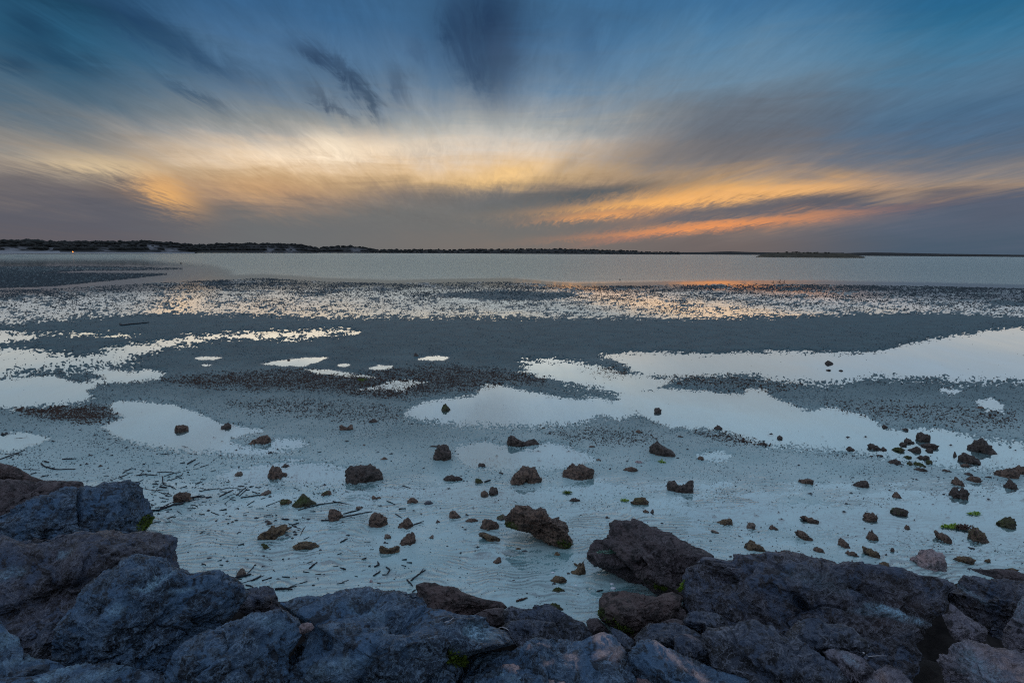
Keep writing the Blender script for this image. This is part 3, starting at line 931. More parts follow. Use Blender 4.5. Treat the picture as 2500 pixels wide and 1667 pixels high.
def rock(name, outline, tone, base_y=None, depth=0.5, lean=0.5, patches=(), seed=0, rug=1.0, on_bank=True, sub=None, facets=7, jag=0.0):
    """A solid rock whose outline seen from the shore is given; it leans back and has real thickness.
    patches: (kind, px, py, rx, ry, angle, amount)"""
    P = np.array(outline, float)
    rng = np.random.default_rng(seed + 100)
    lo, hi = P.min(0), P.max(0)
    cx, cy = (lo + hi) / 2
    # area centroid is a better star centre
    Q = np.roll(P, -1, 0)
    cr = P[:, 0] * Q[:, 1] - Q[:, 0] * P[:, 1]
    A = cr.sum() / 2
    if abs(A) > 1:
        cx, cy = ((P[:, 0] + Q[:, 0]) * cr).sum() / 6 / A, ((P[:, 1] + Q[:, 1]) * cr).sum() / 6 / A
    by = base_y if base_y else hi[1]
    B = base_on_bank(cx, by) if on_bank else at(cx, by)
    f = ray(cx, cy)
    f = f / np.linalg.norm(f)
    r = np.cross(f, [0, 0, 1.0])
    r /= np.linalg.norm(r)
    u = np.cross(r, f)
    vb = ray(cx, by)
    sb = np.dot(B - CAM, f)
    hb = -np.dot(vb, u) / np.dot(vb, f)          # tangent below the centre
    Zc = sb / (1 - lean * hb)
    Pc = CAM + f * Zc
    # outline in metres on the plane through the centre

    def loc(x, y):
        vx = _f[None] + np.outer(np.asarray(x, float) - HX, _r) * K + np.outer(HY - np.asarray(y, float), _u) * K
        d = vx @ f
        return (vx @ r) / d * Zc, (vx @ u) / d * Zc
    ox, oy = loc(P[:, 0], P[:, 1])
    size = math.sqrt(abs(np.dot(ox, np.roll(oy, -1)) - np.dot(oy, np.roll(ox, -1))) / 2 / math.pi)
    wpx = max(hi - lo)
    if sub is None:
        sub = 7 if wpx > 260 else 6 if wpx > 95 else 5 if wpx > 33 else 4
    D = depth * size * 1.6
    uv_, uf_ = ico(sub)
    a, b, c = uv_[:, 0].astype(float), uv_[:, 1].astype(float), uv_[:, 2].astype(float)
    rho = np.hypot(a, b)
    th = np.arctan2(b, a)
    R = star_radius(np.column_stack([ox, oy]), th)
    n_ = 2.7
    sc = (rho ** n_ + np.abs(c) ** n_) ** (-1 / n_)
    rr_ = rho * sc
    cc = c * sc
    # facets on the faces that look out of the outline plane
    q = np.column_stack([rr_ * np.cos(th), rr_ * np.sin(th), cc])
    for _ in range(facets):
        nn = rng.normal(size=3)
        nn[2] = abs(nn[2]) * 1.2 + .35
        nn /= np.linalg.norm(nn)
        for sgn in (1, -1):
            nv = nn * np.array([1, 1, sgn])
            off = rng.uniform(.70, .92)
            dd = q @ nv - off
            q -= np.where(dd > 0, dd * .85, 0)[:, None] * nv * np.array([.25, .25, 1])
    x = q[:, 0] * R
    y = q[:, 1] * R
    # broad fracture planes meeting in ridges
    if facets >= 5:
        cap = np.full(len(q), 9.0)
        xn, yn = q[:, 0], q[:, 1]
        bend = .10 * gnoise(np.column_stack([xn * 2.2, yn * 2.2, q[:, 2]]) + seed * 3.1)
        for _ in range(4 + facets // 2):
            th_ = rng.uniform(0, 6.283)
            sl = rng.uniform(.25, 1.15)
            x0_, y0_ = rng.uniform(-.35, .35, 2)
            cap = np.minimum(cap, rng.uniform(.62, .95) - sl * (math.cos(th_) * (xn - x0_) + math.sin(th_) * (yn - y0_)) + bend)
        q[:, 2] = np.where(q[:, 2] > 0, np.maximum(np.minimum(q[:, 2], cap), .42 * q[:, 2]), q[:, 2])
    dep = q[:, 2] * D
    L = np.column_stack([x, y, dep])
    # outward direction in local space
    nrm = np.column_stack([q[:, 0] / max(size, 1e-6), q[:, 1] / max(size, 1e-6), q[:, 2] / max(D, 1e-6)])
    nrm /= np.linalg.norm(nrm, axis=1)[:, None] + 1e-9
    s0 = seed * 7.31
    h = size * 0.085 * fbm(L * (1.5 / size) + s0, 3) * rug
    La = L * np.array([1.0, 1.9, 1.4])
    rg = fbm(La * (2.4 / size) + s0 + 5, 4, .52, True)
    h += size * (0.055 if sub >= 6 else .075) * (np.sign(rg) * np.abs(rg) ** 1.3 - .3) * rug
    fine_ = min(size, 0.45)
    h += fine_ * 0.060 * fbm(La * (5.0 / fine_ / 1.6) + s0 + 9, 4, .62, True) * rug
    if sub >= 6:
        h += fine_ * 0.042 * fbm(L * (17 / fine_ / 1.6) + s0 + 3, 3, .65, True) * rug
        pit = sstep(gnoise(L * (6.0 / fine_ / 1.6) + s0 + 31), .30, .62)
        h -= fine_ * 0.11 * pit * rug
    if jag:
        h += jag * size * .35 * (fbm(La * (2.0 / size) + s0 + 21, 4, .62, True) - .25)
        h -= jag * size * .4 * sstep(gnoise(L * (2.8 / size) + s0 + 41), .15, .6)
    att = {}
    for kind, ppx, ppy, rx, ry, ang, amt in patches:
        lx, ly = loc([ppx], [ppy])
        kx = np.linalg.norm(ray(ppx + 1, ppy) - ray(ppx, ppy)) * Zc
        ca, sa = math.cos(math.radians(-ang)), math.sin(math.radians(-ang))
        dx_, dy_ = x - lx[0], y - ly[0]
        uu_ = (dx_ * ca + dy_ * sa) / (rx * kx)
        vv_ = (-dx_ * sa + dy_ * ca) / (ry * kx)
        wgt = np.exp(-(uu_ ** 2 + vv_ ** 2) ** 1.5) * (q[:, 2] > -0.1)
        wgt = wgt * (0.75 + .6 * gnoise(L * (4 / max(rx * kx, .02)) + s0))
        if kind == 'pit':
            h -= amt * ry * kx * (5.0 if amt >= 1 else 3.0) * np.clip(wgt * 1.3, 0, 1)
        elif kind == 'rise':
            h += amt * ry * kx * np.clip(wgt, 0, 1)
        else:
            att[kind] = np.maximum(att.get(kind, 0), np.clip(wgt * amt * 1.6, 0, 1))
    if sub >= 6:
        ck = np.abs(gnoise(La * (.9 / size) + s0 + 61) + .05 * gnoise(L * (9 / size) + s0))
        h -= size * .10 * np.exp(-(ck / .022) ** 2) * sstep(gnoise(L * (.8 / size) + s0 + 71), -.25, .2) * rug
    h -= h.mean()
    L = L + nrm * h[:, None]
    W = np.outer(L[:, 0], r) + np.outer(L[:, 1], u) + np.outer(lean * L[:, 1] - L[:, 2], f)
    me = mesh_np(name, W, uf_, RM[tone], True, att)
    o_ = link(name, me, loc=Vector(Pc))
    for kind in ('moss', 'alga', 'lime'):
        if kind in att:
            mm = {'moss': m_moss, 'alga': m_alga, 'lime': m_lime}[kind]
            idx = np.where(att[kind] > .35)[0]
            if len(idx):
                idx = rng.choice(idx, min(len(idx) * 2, 420))
                nw = np.outer(nrm[idx, 0], r) + np.outer(nrm[idx, 1], u) - np.outer(nrm[idx, 2], f)
                V_, F_ = [], []
                ll = max(.006, min(.03, size * .07))
                for k, (p, nv) in enumerate(zip(W[idx], nw)):
                    t1 = np.cross(nv, rng.normal(size=3))
                    t1 /= np.linalg.norm(t1) + 1e-9
                    l_ = ll * rng.uniform(.5, 1.3)
                    tip = p + nv * l_ * .6 + np.cross(nv, t1) * l_ * .6
                    V_ += [p - t1 * l_ * .4 - nv * .004, p + t1 * l_ * .4 - nv * .004, tip]
                    F_.append((3 * k, 3 * k + 1, 3 * k + 2))
                mo_ = link('moss' if kind == 'moss' else 'algae', mesh_np('moss', V_, F_, mm, False), parent=o_)
                tag(mo_, kind='stuff')
    return o_


GB = 'boulders of the rock revetment'
BOULDERS = [
    # label, tone, base_y, depth, lean, outline, patches
    ('low red brown boulder tapering to the sand behind the slab boulder', 'red', 1186, .5, .5,
     [(-60, 1123), (0, 1129), (18, 1133), (35, 1139), (59, 1152), (75, 1162), (108, 1173), (106, 1186), (40, 1194), (-60, 1194)], []),
    ('flat purple brown slab boulder behind the smooth dark blue one', 'brown', 1262, .4, .8,
     [(-60, 1165), (0, 1171), (47, 1174), (110, 1175), (165, 1174), (197, 1176), (205, 1195), (180, 1225), (120, 1260), (50, 1290), (-60, 1295)],
     [('pit', 80, 1188, 16, 8, 0, .6), ('pit', 104, 1190, 8, 9, 0, .7)]),
    ('smooth dark blue boulder with pitted brown face and mossy foot by the sand', 'blue', 1308, .55, .55,
     [(-60, 1285), (0, 1264), (24, 1252), (43, 1235), (79, 1217), (118, 1207), (157, 1193), (197, 1187), (232, 1188), (250, 1178), (283, 1179), (315, 1175),
      (343, 1179), (352, 1190), (353, 1203), (367, 1215), (365, 1231), (373, 1255), (370, 1266), (350, 1290), (318, 1309), (291, 1312), (236, 1330), (157, 1350), (59, 1360), (-60, 1365)],
     [('moss', 346, 1278, 17, 10, -40, 1.0), ('rise', 285, 1240, 10, 50, 20, .25), ('pit', 196, 1230, 4, 40, 5, .5)]),
    ('wide brown pitted ledge boulder with an overhanging dark underside', 'mixed', 1500, .5, .75,
     [(-70, 1300), (0, 1302), (39, 1316), (118, 1318), (197, 1306), (272, 1298), (295, 1307), (346, 1301), (394, 1305), (437, 1317), (443, 1349), (450, 1388), (453, 1406),
      (400, 1440), (330, 1480), (256, 1520), (197, 1560), (98, 1590), (-70, 1600)],
     [('pit', 130, 1468, 130, 20, -6, .8), ('pit', 246, 1353, 9, 5, 0, .8), ('pit', 283, 1357, 12, 5, 0, .8), ('pit', 175, 1410, 8, 7, 0, .7), ('pit', 380, 1325, 22, 6, 15, .6),
      ('salt', 22, 1403, 20, 9, -10, .35), ('pit', 65, 1393, 22, 7, 0, .6), ('salt', 150, 1357, 12, 6, 0, .35), ('pit', 320, 1335, 12, 4, 0, .6)]),
    ('big blue ridged boulder with a pale blue salt pocket near its top', 'blue', 1640, .5, .65,
     [(378, 1350), (409, 1360), (441, 1385), (468, 1400), (512, 1396), (531, 1396), (559, 1412), (592, 1433), (598, 1446), (588, 1470), (559, 1500), (520, 1540), (470, 1590),
      (425, 1630), (386, 1660), (315, 1670), (197, 1665), (150, 1630), (135, 1585), (138, 1542), (150, 1510), (185, 1467), (220, 1428), (252, 1400), (283, 1387), (299, 1365), (335, 1352)],
     [('salt', 375, 1419, 31, 9, -14, 1.0), ('pit', 372, 1412, 34, 12, -14, .7), ('salt', 440, 1442, 28, 5, 5, .3), ('pit', 498, 1526, 16, 13, 0, .9), ('rise', 400, 1500, 55, 8, -20, .6),
      ('pit', 400, 1512, 60, 7, -20, .4), ('pit', 212, 1490, 12, 8, 0, .5), ('salt', 285, 1490, 16, 12, 0, .3)]),
    ('small dark blue rock wedged against the big ridged boulder', 'navy', 1616, .6, .35,
     [(77, 1580), (94, 1546), (117, 1520), (131, 1519), (137, 1557), (139, 1586), (130, 1608), (112, 1622), (77, 1610)], []),
    ('rough crusted blue rock filling the corner under the ledge boulder', 'blue', 1735, .5, .6,
     [(-60, 1505), (0, 1510), (12, 1532), (25, 1551), (47, 1556), (50, 1576), (66, 1598), (105, 1608), (140, 1617), (165, 1630), (170, 1660), (100, 1760), (-60, 1760)],
     [('salt', 20, 1560, 30, 12, 20, .3), ('salt', 60, 1612, 60, 6, 15, .25)]),
    ('long low pale blue crusted boulder below the big ridged one', 'blue', 1750, .5, .7,
     [(-40, 1664), (20, 1652), (82, 1650), (129, 1636), (187, 1624), (257, 1620), (304, 1629), (351, 1637), (390, 1647), (420, 1655), (440, 1700), (430, 1770), (-40, 1780)],
     [('salt', 120, 1652, 70, 8, -5, .35), ('salt', 250, 1645, 60, 8, 5, .3)]),
    ('grey rock with pinkish crust at the foot of the smooth wedge boulder', 'pale', 1745, .5, .6,
     [(398, 1660), (421, 1638), (445, 1629), (478, 1626), (503, 1639), (516, 1664), (525, 1700), (520, 1760), (400, 1760)], [('lichen', 478, 1645, 16, 12, 30, .7)]),
    ('smooth blue wedge boulder with a sharp ridge beside the crack', 'blue', 1735, .5, .6,
     [(478, 1556), (538, 1530), (585, 1514), (615, 1494), (649, 1494), (683, 1488), (704, 1498), (725, 1518), (735, 1537), (732, 1555), (715, 1577), (702, 1598), (698, 1630), (694, 1760),
      (480, 1760), (420, 1700), (400, 1650), (425, 1600), (450, 1570)],
     [('salt', 650, 1520, 40, 10, 30, .22), ('pit', 540, 1590, 70, 6, -32, .6), ('pit', 690, 1590, 8, 30, 15, .5)]),
    ('brown knobbly rock behind the smooth wedge boulder', 'mixed', 1502, .6, .45,
     [(588, 1462), (606, 1439), (628, 1432), (649, 1430), (666, 1436), (676, 1454), (680, 1474), (690, 1492), (657, 1508), (612, 1506), (578, 1486)], [('pit', 625, 1470, 14, 8, 0, .8)]),
    ('huge blue slab boulder with two dark holes and a round pale salt patch', 'blue', 1690, .42, .8,
     [(668, 1464), (713, 1448), (766, 1446), (819, 1440), (872, 1436), (904, 1437), (936, 1445), (1000, 1446), (1015, 1450), (1030, 1466), (1045, 1486), (1074, 1492), (1119, 1506), (1162, 1504),
      (1188, 1508), (1200, 1524), (1215, 1533), (1243, 1549), (1262, 1577), (1213, 1588), (1160, 1600), (1136, 1625), (1122, 1670), (1100, 1770), (900, 1780), (700, 1780), (690, 1680), (705, 1620),
      (718, 1590), (736, 1550), (735, 1520), (700, 1490)],
     [('pit', 990, 1524, 30, 17, 0, 1.25), ('pit', 876, 1484, 17, 12, 0, 1.1), ('salt', 1168, 1541, 32, 17, 10, 1.0), ('pit', 1168, 1538, 36, 22, 10, .55), ('moss', 1116, 1604, 17, 13, 10, 1.0),
      ('pit', 1110, 1592, 22, 18, 0, .5), ('pit', 905, 1530, 10, 4, 0, .7), ('pit', 800, 1516, 60, 5, -12, .5), ('salt', 830, 1625, 55, 14, 0, .2), ('rise', 760, 1610, 30, 20, 40, .5),
      ('pit', 715, 1476, 40, 9, -12, .5), ('salt', 900, 1495, 50, 12, 25, .15), ('pit', 1060, 1650, 90, 10, -25, .6)]),
    ('pinkish white lump of rock wedged in the crack between blue boulders', 'pink', 1750, .6, .0,
     [(729, 1530), (738, 1521), (752, 1518), (763, 1520), (768, 1531), (758, 1540), (742, 1548), (731, 1545)], []),
    ('brown sloping boulder on the sand edge behind the holed slab', 'red', 1508, .5, .6,
     [(1014, 1426), (1032, 1419), (1064, 1423), (1085, 1432), (1117, 1436), (1128, 1446), (1159, 1456), (1181, 1462), (1223, 1468), (1236, 1482), (1224, 1490), (1187, 1490), (1149, 1500), (1113, 1508),
      (1096, 1504), (1043, 1492), (1020, 1466)], [('pit', 1150, 1490, 14, 6, 0, .8)]),
    ('small brown block below the sloping brown boulder', 'brown', 1532, .6, .45,
     [(1150, 1502), (1187, 1486), (1228, 1483), (1236, 1495), (1228, 1524), (1208, 1532), (1185, 1520)], []),
    ('dark angular boulder with a long sloping ridge facing the sand', 'navy', 1575, .5, .5,
     [(1228, 1494), (1249, 1478), (1272, 1487), (1300, 1487), (1306, 1478), (1330, 1474), (1351, 1481), (1383, 1498), (1400, 1511), (1421, 1519), (1446, 1547), (1430, 1572), (1393, 1585), (1350, 1580),
      (1290, 1560), (1236, 1535)], [('pit', 1380, 1530, 26, 16, 40, .7)]),
    ('dark block with a rough flat crown beside the round pale salt patch', 'navy', 1610, .6, .5,
     [(1227, 1528), (1251, 1515), (1283, 1512), (1319, 1515), (1353, 1519), (1362, 1537), (1362, 1562), (1332, 1572), (1298, 1572), (1270, 1582), (1251, 1570), (1236, 1548)], [('pit', 1268, 1552, 16, 14, 0, .9)]),
    ('large blue grey boulder spotted with pink lichen on its rounded shoulder', 'blue', 1735, .5, .65,
     [(1130, 1612), (1149, 1594), (1191, 1587), (1242, 1586), (1276, 1570), (1302, 1562), (1340, 1564), (1372, 1559), (1398, 1566), (1425, 1560), (1451, 1549), (1472, 1543), (1495, 1552), (1515, 1573),
      (1524, 1594), (1530, 1616), (1538, 1637), (1548, 1655), (1555, 1760), (1350, 1780), (1110, 1780), (1118, 1680)],
     [('lichen', 1472, 1560, 24, 13, 25, .95), ('lichen', 1474, 1591, 15, 8, -20, 1.0), ('lichen', 1395, 1613, 16, 13, 20, .9), ('lichen', 1327, 1577, 14, 4, 0, .7), ('lichen', 1293, 1588, 8, 4, 0, .7),
      ('lichen', 1340, 1622, 12, 4, -25, .7), ('lichen', 1505, 1590, 10, 22, 30, .5), ('salt', 1180, 1610, 40, 8, -20, .2)]),
    ('low blue rock with a pink crusted crest along the bottom of the bank', 'blue', 1755, .5, .65,
     [(1112, 1700), (1136, 1656), (1187, 1638), (1230, 1623), (1272, 1627), (1304, 1640), (1319, 1650), (1361, 1654), (1387, 1654), (1400, 1667), (1415, 1770), (1112, 1780)],
     [('lichen', 1270, 1634, 50, 8, 14, .9), ('lichen', 1365, 1661, 34, 8, 5, .9), ('salt', 1250, 1655, 40, 8, 10, .25)]),
    ('small black brown rock in the gap beside the mossy brown boulder', 'brown', 1552, .6, .4,
     [(1431, 1518), (1438, 1507), (1457, 1507), (1468, 1517), (1478, 1528), (1489, 1542), (1468, 1556), (1442, 1550)], []),
    ('brown boulder with moss on its lower face near the sand channel', 'red', 1560, .6, .4,
     [(1464, 1468), (1476, 1446), (1503, 1443), (1538, 1447), (1574, 1450), (1601, 1457), (1619, 1446), (1641, 1443), (1657, 1448), (1668, 1455), (1664, 1475), (1655, 1490), (1648, 1505), (1619, 1518),
      (1592, 1532), (1568, 1548), (1554, 1562), (1540, 1564), (1514, 1545), (1487, 1528), (1472, 1518), (1463, 1502), (1467, 1484)],
     [('moss', 1469, 1494, 6, 10, 0, 1.0), ('moss', 1529, 1534, 16, 9, 20, .9), ('moss', 1500, 1515, 26, 14, 25, .35), ('pit', 1600, 1475, 28, 3, 10, .8), ('pit', 1618, 1470, 4, 12, 10, .5)]),
    ('small brown stone lodged between the mossy boulder and the huge boulder', 'brown', 1540, .6, .4,
     [(1645, 1494), (1660, 1481), (1674, 1490), (1678, 1508), (1660, 1518), (1643, 1511)], []),
    ('purple brown leaning slab with a pale green algae band and dark undercut', 'brown', 1442, .55, .45,
     [(1440, 1348), (1445, 1335), (1454, 1320), (1469, 1313), (1495, 1310), (1495, 1283), (1509, 1275), (1538, 1276), (1545, 1272), (1556, 1276), (1590, 1291), (1614, 1303), (1623, 1306), (1668, 1325),
      (1712, 1343), (1740, 1357), (1720, 1385), (1700, 1410), (1680, 1435), (1657, 1446), (1623, 1447), (1590, 1440), (1556, 1425), (1525, 1407), (1500, 1394), (1467, 1383), (1449, 1374), (1440, 1362)],
     [('alga', 1480, 1350, 26, 8, 27, 1.0), ('alga', 1449, 1342, 8, 7, -20, .9), ('pit', 1500, 1378, 70, 16, 34, 1.0), ('moss', 1610, 1425, 40, 6, 15, .26), ('pit', 1462, 1322, 6, 20, 60, .7)]),
    ('huge slate boulder with shallow hollows and a long pale salt streak', 'mixed', 1490, .26, .8,
     [(1666, 1403), (1674, 1388), (1696, 1375), (1713, 1360), (1734, 1358), (1759, 1363), (1784, 1363), (1788, 1348), (1813, 1344), (1850, 1346), (1900, 1348), (1950, 1360), (2000, 1370), (2043, 1378),
      (2077, 1374), (2107, 1373), (2140, 1381), (2185, 1387), (2226, 1396), (2258, 1404), (2290, 1406), (2314, 1415), (2346, 1433), (2324, 1445), (2318, 1470), (2301, 1500), (2281, 1515), (2271, 1536),
      (2264, 1562), (2245, 1573), (2238, 1602), (2226, 1630), (2204, 1660), (2100, 1690), (1950, 1670), (1850, 1640), (1750, 1590), (1690, 1530), (1687, 1497), (1674, 1486), (1678, 1456), (1664, 1435)],
     [('salt', 2187, 1496, 42, 9, 4, .75), ('salt', 2120, 1495, 30, 5, -10, .35), ('pit', 1755, 1405, 32, 9, 0, 1.0), ('pit', 1951, 1470, 17, 10, 30, 1.0), ('pit', 1925, 1440, 22, 5, 45, .6),
      ('pit', 2122, 1439, 28, 7, 3, 1.0), ('pit', 2196, 1474, 62, 9, 8, .8), ('rise', 2190, 1462, 60, 12, 10, .7), ('rise', 2130, 1525, 60, 10, -10, .5), ('pit', 1872, 1375, 60, 5, 10, .6),
      ('lime', 1668, 1436, 3, 14, 0, 1.0), ('salt', 2000, 1420, 60, 20, 0, .12), ('pit', 2080, 1395, 30, 5, 10, .7)]),
    ('rounded dark rock in front of the hollowed end of the huge boulder', 'navy', 1610, .6, .5,
     [(1668, 1516), (1683, 1498), (1704, 1492), (1734, 1496), (1755, 1502), (1773, 1518), (1778, 1534), (1755, 1545), (1725, 1560), (1690, 1545)], [('pit', 1705, 1540, 20, 10, 10, .7)]),
    ('small dark knob behind the flat topped lichen free boulder', 'brown', 1575, .6, .4,
     [(1608, 1528), (1620, 1516), (1636, 1510), (1650, 1510), (1668, 1515), (1676, 1532), (1650, 1545), (1612, 1542)], []),
    ('flat topped navy rock behind the boulder with a pink streaked ridge', 'navy', 1640, .6, .5,
     [(1550, 1556), (1568, 1533), (1589, 1521), (1619, 1519), (1653, 1521), (1670, 1528), (1691, 1538), (1713, 1553), (1724, 1572), (1710, 1598), (1660, 1605), (1600, 1590), (1556, 1578)], []),
    ('dark flat plane of rock in the gap below the mossy boulder', 'navy', 1620, .5, .5,
     [(1488, 1528), (1513, 1537), (1543, 1557), (1552, 1568), (1544, 1590), (1536, 1622), (1520, 1608), (1505, 1575)], []),
    ('pitted dark rock with rough crest beside the pink streaked ridge', 'navy', 1690, .6, .45,
     [(1643, 1556), (1670, 1548), (1691, 1551), (1708, 1562), (1725, 1577), (1738, 1597), (1738, 1625), (1728, 1644), (1700, 1634), (1666, 1612), (1648, 1590)], [('lichen', 1685, 1553, 20, 4, 10, .35)]),
    ('long blue grey boulder with a pink streak along its ridge', 'blue', 1740, .5, .6,
     [(1535, 1603), (1543, 1580), (1560, 1566), (1581, 1559), (1600, 1562), (1619, 1574), (1638, 1583), (1653, 1593), (1670, 1604), (1691, 1615), (1723, 1625), (1755, 1636), (1787, 1647), (1819, 1655),
      (1853, 1666), (1890, 1760), (1700, 1780), (1560, 1760), (1545, 1665), (1535, 1630)],
     [('lichen', 1615, 1583, 20, 9, 38, 1.0), ('lichen', 1652, 1611, 36, 7, 30, .7), ('lichen', 1708, 1651, 24, 8, 25, .7), ('lichen', 1690, 1625, 20, 4, 25, .5)]),
    ('pale pink lump at the bottom edge below the ridge with a pink streak', 'pink', 1750, .5, .6,
     [(1538, 1676), (1551, 1655), (1570, 1645), (1594, 1641), (1611, 1647), (1628, 1651), (1649, 1659), (1677, 1672), (1695, 1760), (1540, 1770)], []),
    ('broad dark boulder with pale flecks on a jagged crest below the huge one', 'navy', 1735, .5, .55,
     [(1717, 1552), (1727, 1531), (1755, 1534), (1781, 1530), (1806, 1523), (1832, 1519), (1851, 1519), (1866, 1530), (1887, 1530), (1910, 1555), (1925, 1551), (1946, 1553), (1957, 1564), (1978, 1587),
      (2000, 1596), (2028, 1615), (2054, 1641), (2075, 1668), (2090, 1770), (1900, 1780), (1840, 1700), (1780, 1650), (1740, 1630), (1734, 1595), (1722, 1572)],
     [('pit', 1790, 1600, 40, 14, 40, .7), ('pit', 1850, 1640, 50, 14, 20, .8), ('rise', 1840, 1560, 40, 12, 35, .5)]),
    ('dark flecked rock lying against the front of the huge boulder', 'navy', 1680, .6, .5,
     [(1912, 1550), (1930, 1534), (1946, 1517), (1978, 1508), (2000, 1506), (2012, 1517), (2022, 1522), (2056, 1522), (2082, 1535), (2097, 1553), (2122, 1567), (2124, 1588), (2103, 1602), (2075, 1606),
      (2022, 1604), (1985, 1596), (1945, 1570)], []),
    ('dark mottled rock with a pale scar beside the white twig', 'pale', 1720, .6, .5,
     [(2010, 1592), (2030, 1585), (2060, 1589), (2082, 1596), (2103, 1606), (2120, 1623), (2136, 1637), (2130, 1660), (2103, 1672), (2080, 1674), (2050, 1645), (2024, 1618)], [('salt', 2075, 1610, 16, 7, 25, .25), ('pit', 2075, 1650, 25, 9, 40, .6)]),
    ('grey purple rock with crusted top beside the deep dark gap', 'pale', 1740, .6, .55,
     [(2112, 1668), (2120, 1655), (2133, 1636), (2163, 1619), (2187, 1630), (2204, 1641), (2226, 1667), (2240, 1760), (2118, 1760), (2100, 1700)], [('lichen', 2150, 1650, 20, 10, 40, .4)]),
    ('pale crusted boulder with a smooth lilac fracture face in the bottom corner', 'pale', 1735, .5, .55,
     [(2290, 1611), (2301, 1598), (2316, 1600), (2322, 1575), (2344, 1570), (2361, 1569), (2378, 1572), (2408, 1574), (2443, 1583), (2500, 1591), (2580, 1600), (2590, 1760), (2450, 1780), (2330, 1770),
      (2318, 1680), (2303, 1635)], [('salt', 2405, 1640, 40, 22, 30, .25), ('lichen', 2460, 1625, 50, 20, 20, .4), ('rise', 2360, 1595, 12, 26, 20, .4)]),
    ('pale grey wedge of rock leaning into the dark gap', 'pale', 1600, .6, .4,
     [(2302, 1502), (2317, 1493), (2319, 1473), (2331, 1478), (2355, 1501), (2378, 1516), (2400, 1527), (2412, 1540), (2406, 1564), (2387, 1574), (2344, 1570), (2327, 1558), (2316, 1538), (2306, 1518)], []),
    ('layered slate boulder with pale ragged edges below the flat brown slab', 'mixed', 1545, .5, .5,
     [(2316, 1444), (2342, 1436), (2345, 1416), (2353, 1406), (2376, 1404), (2408, 1413), (2451, 1415), (2500, 1421), (2580, 1430), (2590, 1580), (2500, 1570), (2451, 1556), (2408, 1544), (2378, 1530), (2350, 1510),
      (2322, 1482)], [('pit', 2420, 1440, 70, 4, 6, .9), ('pit', 2430, 1430, 60, 3, 8, .8), ('salt', 2370, 1447, 30, 4, 20, .3)]),
    ('flat brown slab resting on the sand edge above the layered boulder', 'brown', 1418, .5, .7,
     [(2356, 1402), (2363, 1390), (2378, 1388), (2408, 1390), (2430, 1388), (2473, 1391), (2500, 1400), (2580, 1406), (2580, 1440), (2500, 1432), (2451, 1426), (2400, 1421), (2360, 1414)], []),
    ('purple grey rock with a smooth pale face at the edge of the bank', 'pale', 1610, .5, .45,
     [(2452, 1540), (2464, 1519), (2473, 1493), (2484, 1469), (2500, 1452), (2580, 1438), (2590, 1630), (2500, 1615), (2455, 1596), (2446, 1565)], [('salt', 2495, 1488, 16, 22, 20, .25), ('pit', 2480, 1522, 24, 4, 0, .8)]),
]
for i, (lab, tone, by, dep, lean, outl, pat) in enumerate(BOULDERS):
    o_ = rock('boulder', outl, tone, by, dep * 1.35, lean * .5, pat, seed=i + 1)
    tag(o_, lab, 'boulder', GB)

# ------------------------------------------------------------------ stones on the flat
T = {
    'block': [(-1, .10), (-.95, .72), (-.62, 1), (.1, .97), (.55, .93), (.86, .74), (1, .28), (.9, .02), (0, -.04), (-.85, .0)],
    'wedgel': [(-1, .12), (-.9, .68), (-.5, 1), (-.1, .86), (.3, .62), (.7, .34), (1, .1), (.8, -.02), (0, -.05), (-.8, 0)],
    'wedger': [(1, .12), (.9, .68), (.5, 1), (.1, .86), (-.3, .62), (-.7, .34), (-1, .1), (-.8, -.02), (0, -.05), (.8, 0)],
    'peak': [(-1, .06), (-.65, .42), (-.3, .92), (0, 1), (.3, .74), (.7, .42), (1, .06), (.7, -.04), (-.7, -.04)],
    'flat': [(-1, .32), (-.65, .78), (-.1, 1), (.5, .88), (1, .36), (.65, 0), (0, -.05), (-.65, .0)],
    'saddle': [(-1, .08), (-1, .86), (-.72, 1), (-.3, .68), (.15, .62), (.55, .94), (.92, .98), (1, .12), (.5, -.04), (-.5, -.04)],
    'round': [(-1, .42), (-.8, .8), (-.35, 1), (.25, .98), (.75, .78), (1, .42), (.78, .08), (.2, -.05), (-.4, -.04), (-.85, .1)],
    'diagr': [(-1, .86), (-.66, 1), (-.1, .80), (.5, .52), (.95, .24), (1, .04), (.6, -.04), (.1, .06), (-.5, .36), (-.9, .62)],
    'diagl': [(1, .86), (.66, 1), (.1, .80), (-.5, .52), (-.95, .24), (-1, .04), (-.6, -.04), (-.1, .06), (.5, .36), (.9, .62)],
    'two': [(-1, .1), (-.9, .8), (-.5, 1), (-.2, .5), (.05, .35), (.35, .6), (.7, .72), (1, .3), (.8, -.02), (0, -.02), (-.8, 0)],
    'arch': [(-1, .05), (-.75, .6), (-.2, 1), (.3, .95), (.8, .65), (1, .3), (.85, .02), (.5, .06), (0, .22), (-.5, .06)],
    'spike': [(-1, .02), (-.55, .3), (-.1, .55), (.25, .95), (.5, 1), (.72, .7), (.85, .2), (.6, -.05), (0, .02), (-.5, .0)],
}
GR = 'stones scattered over the tidal flat'
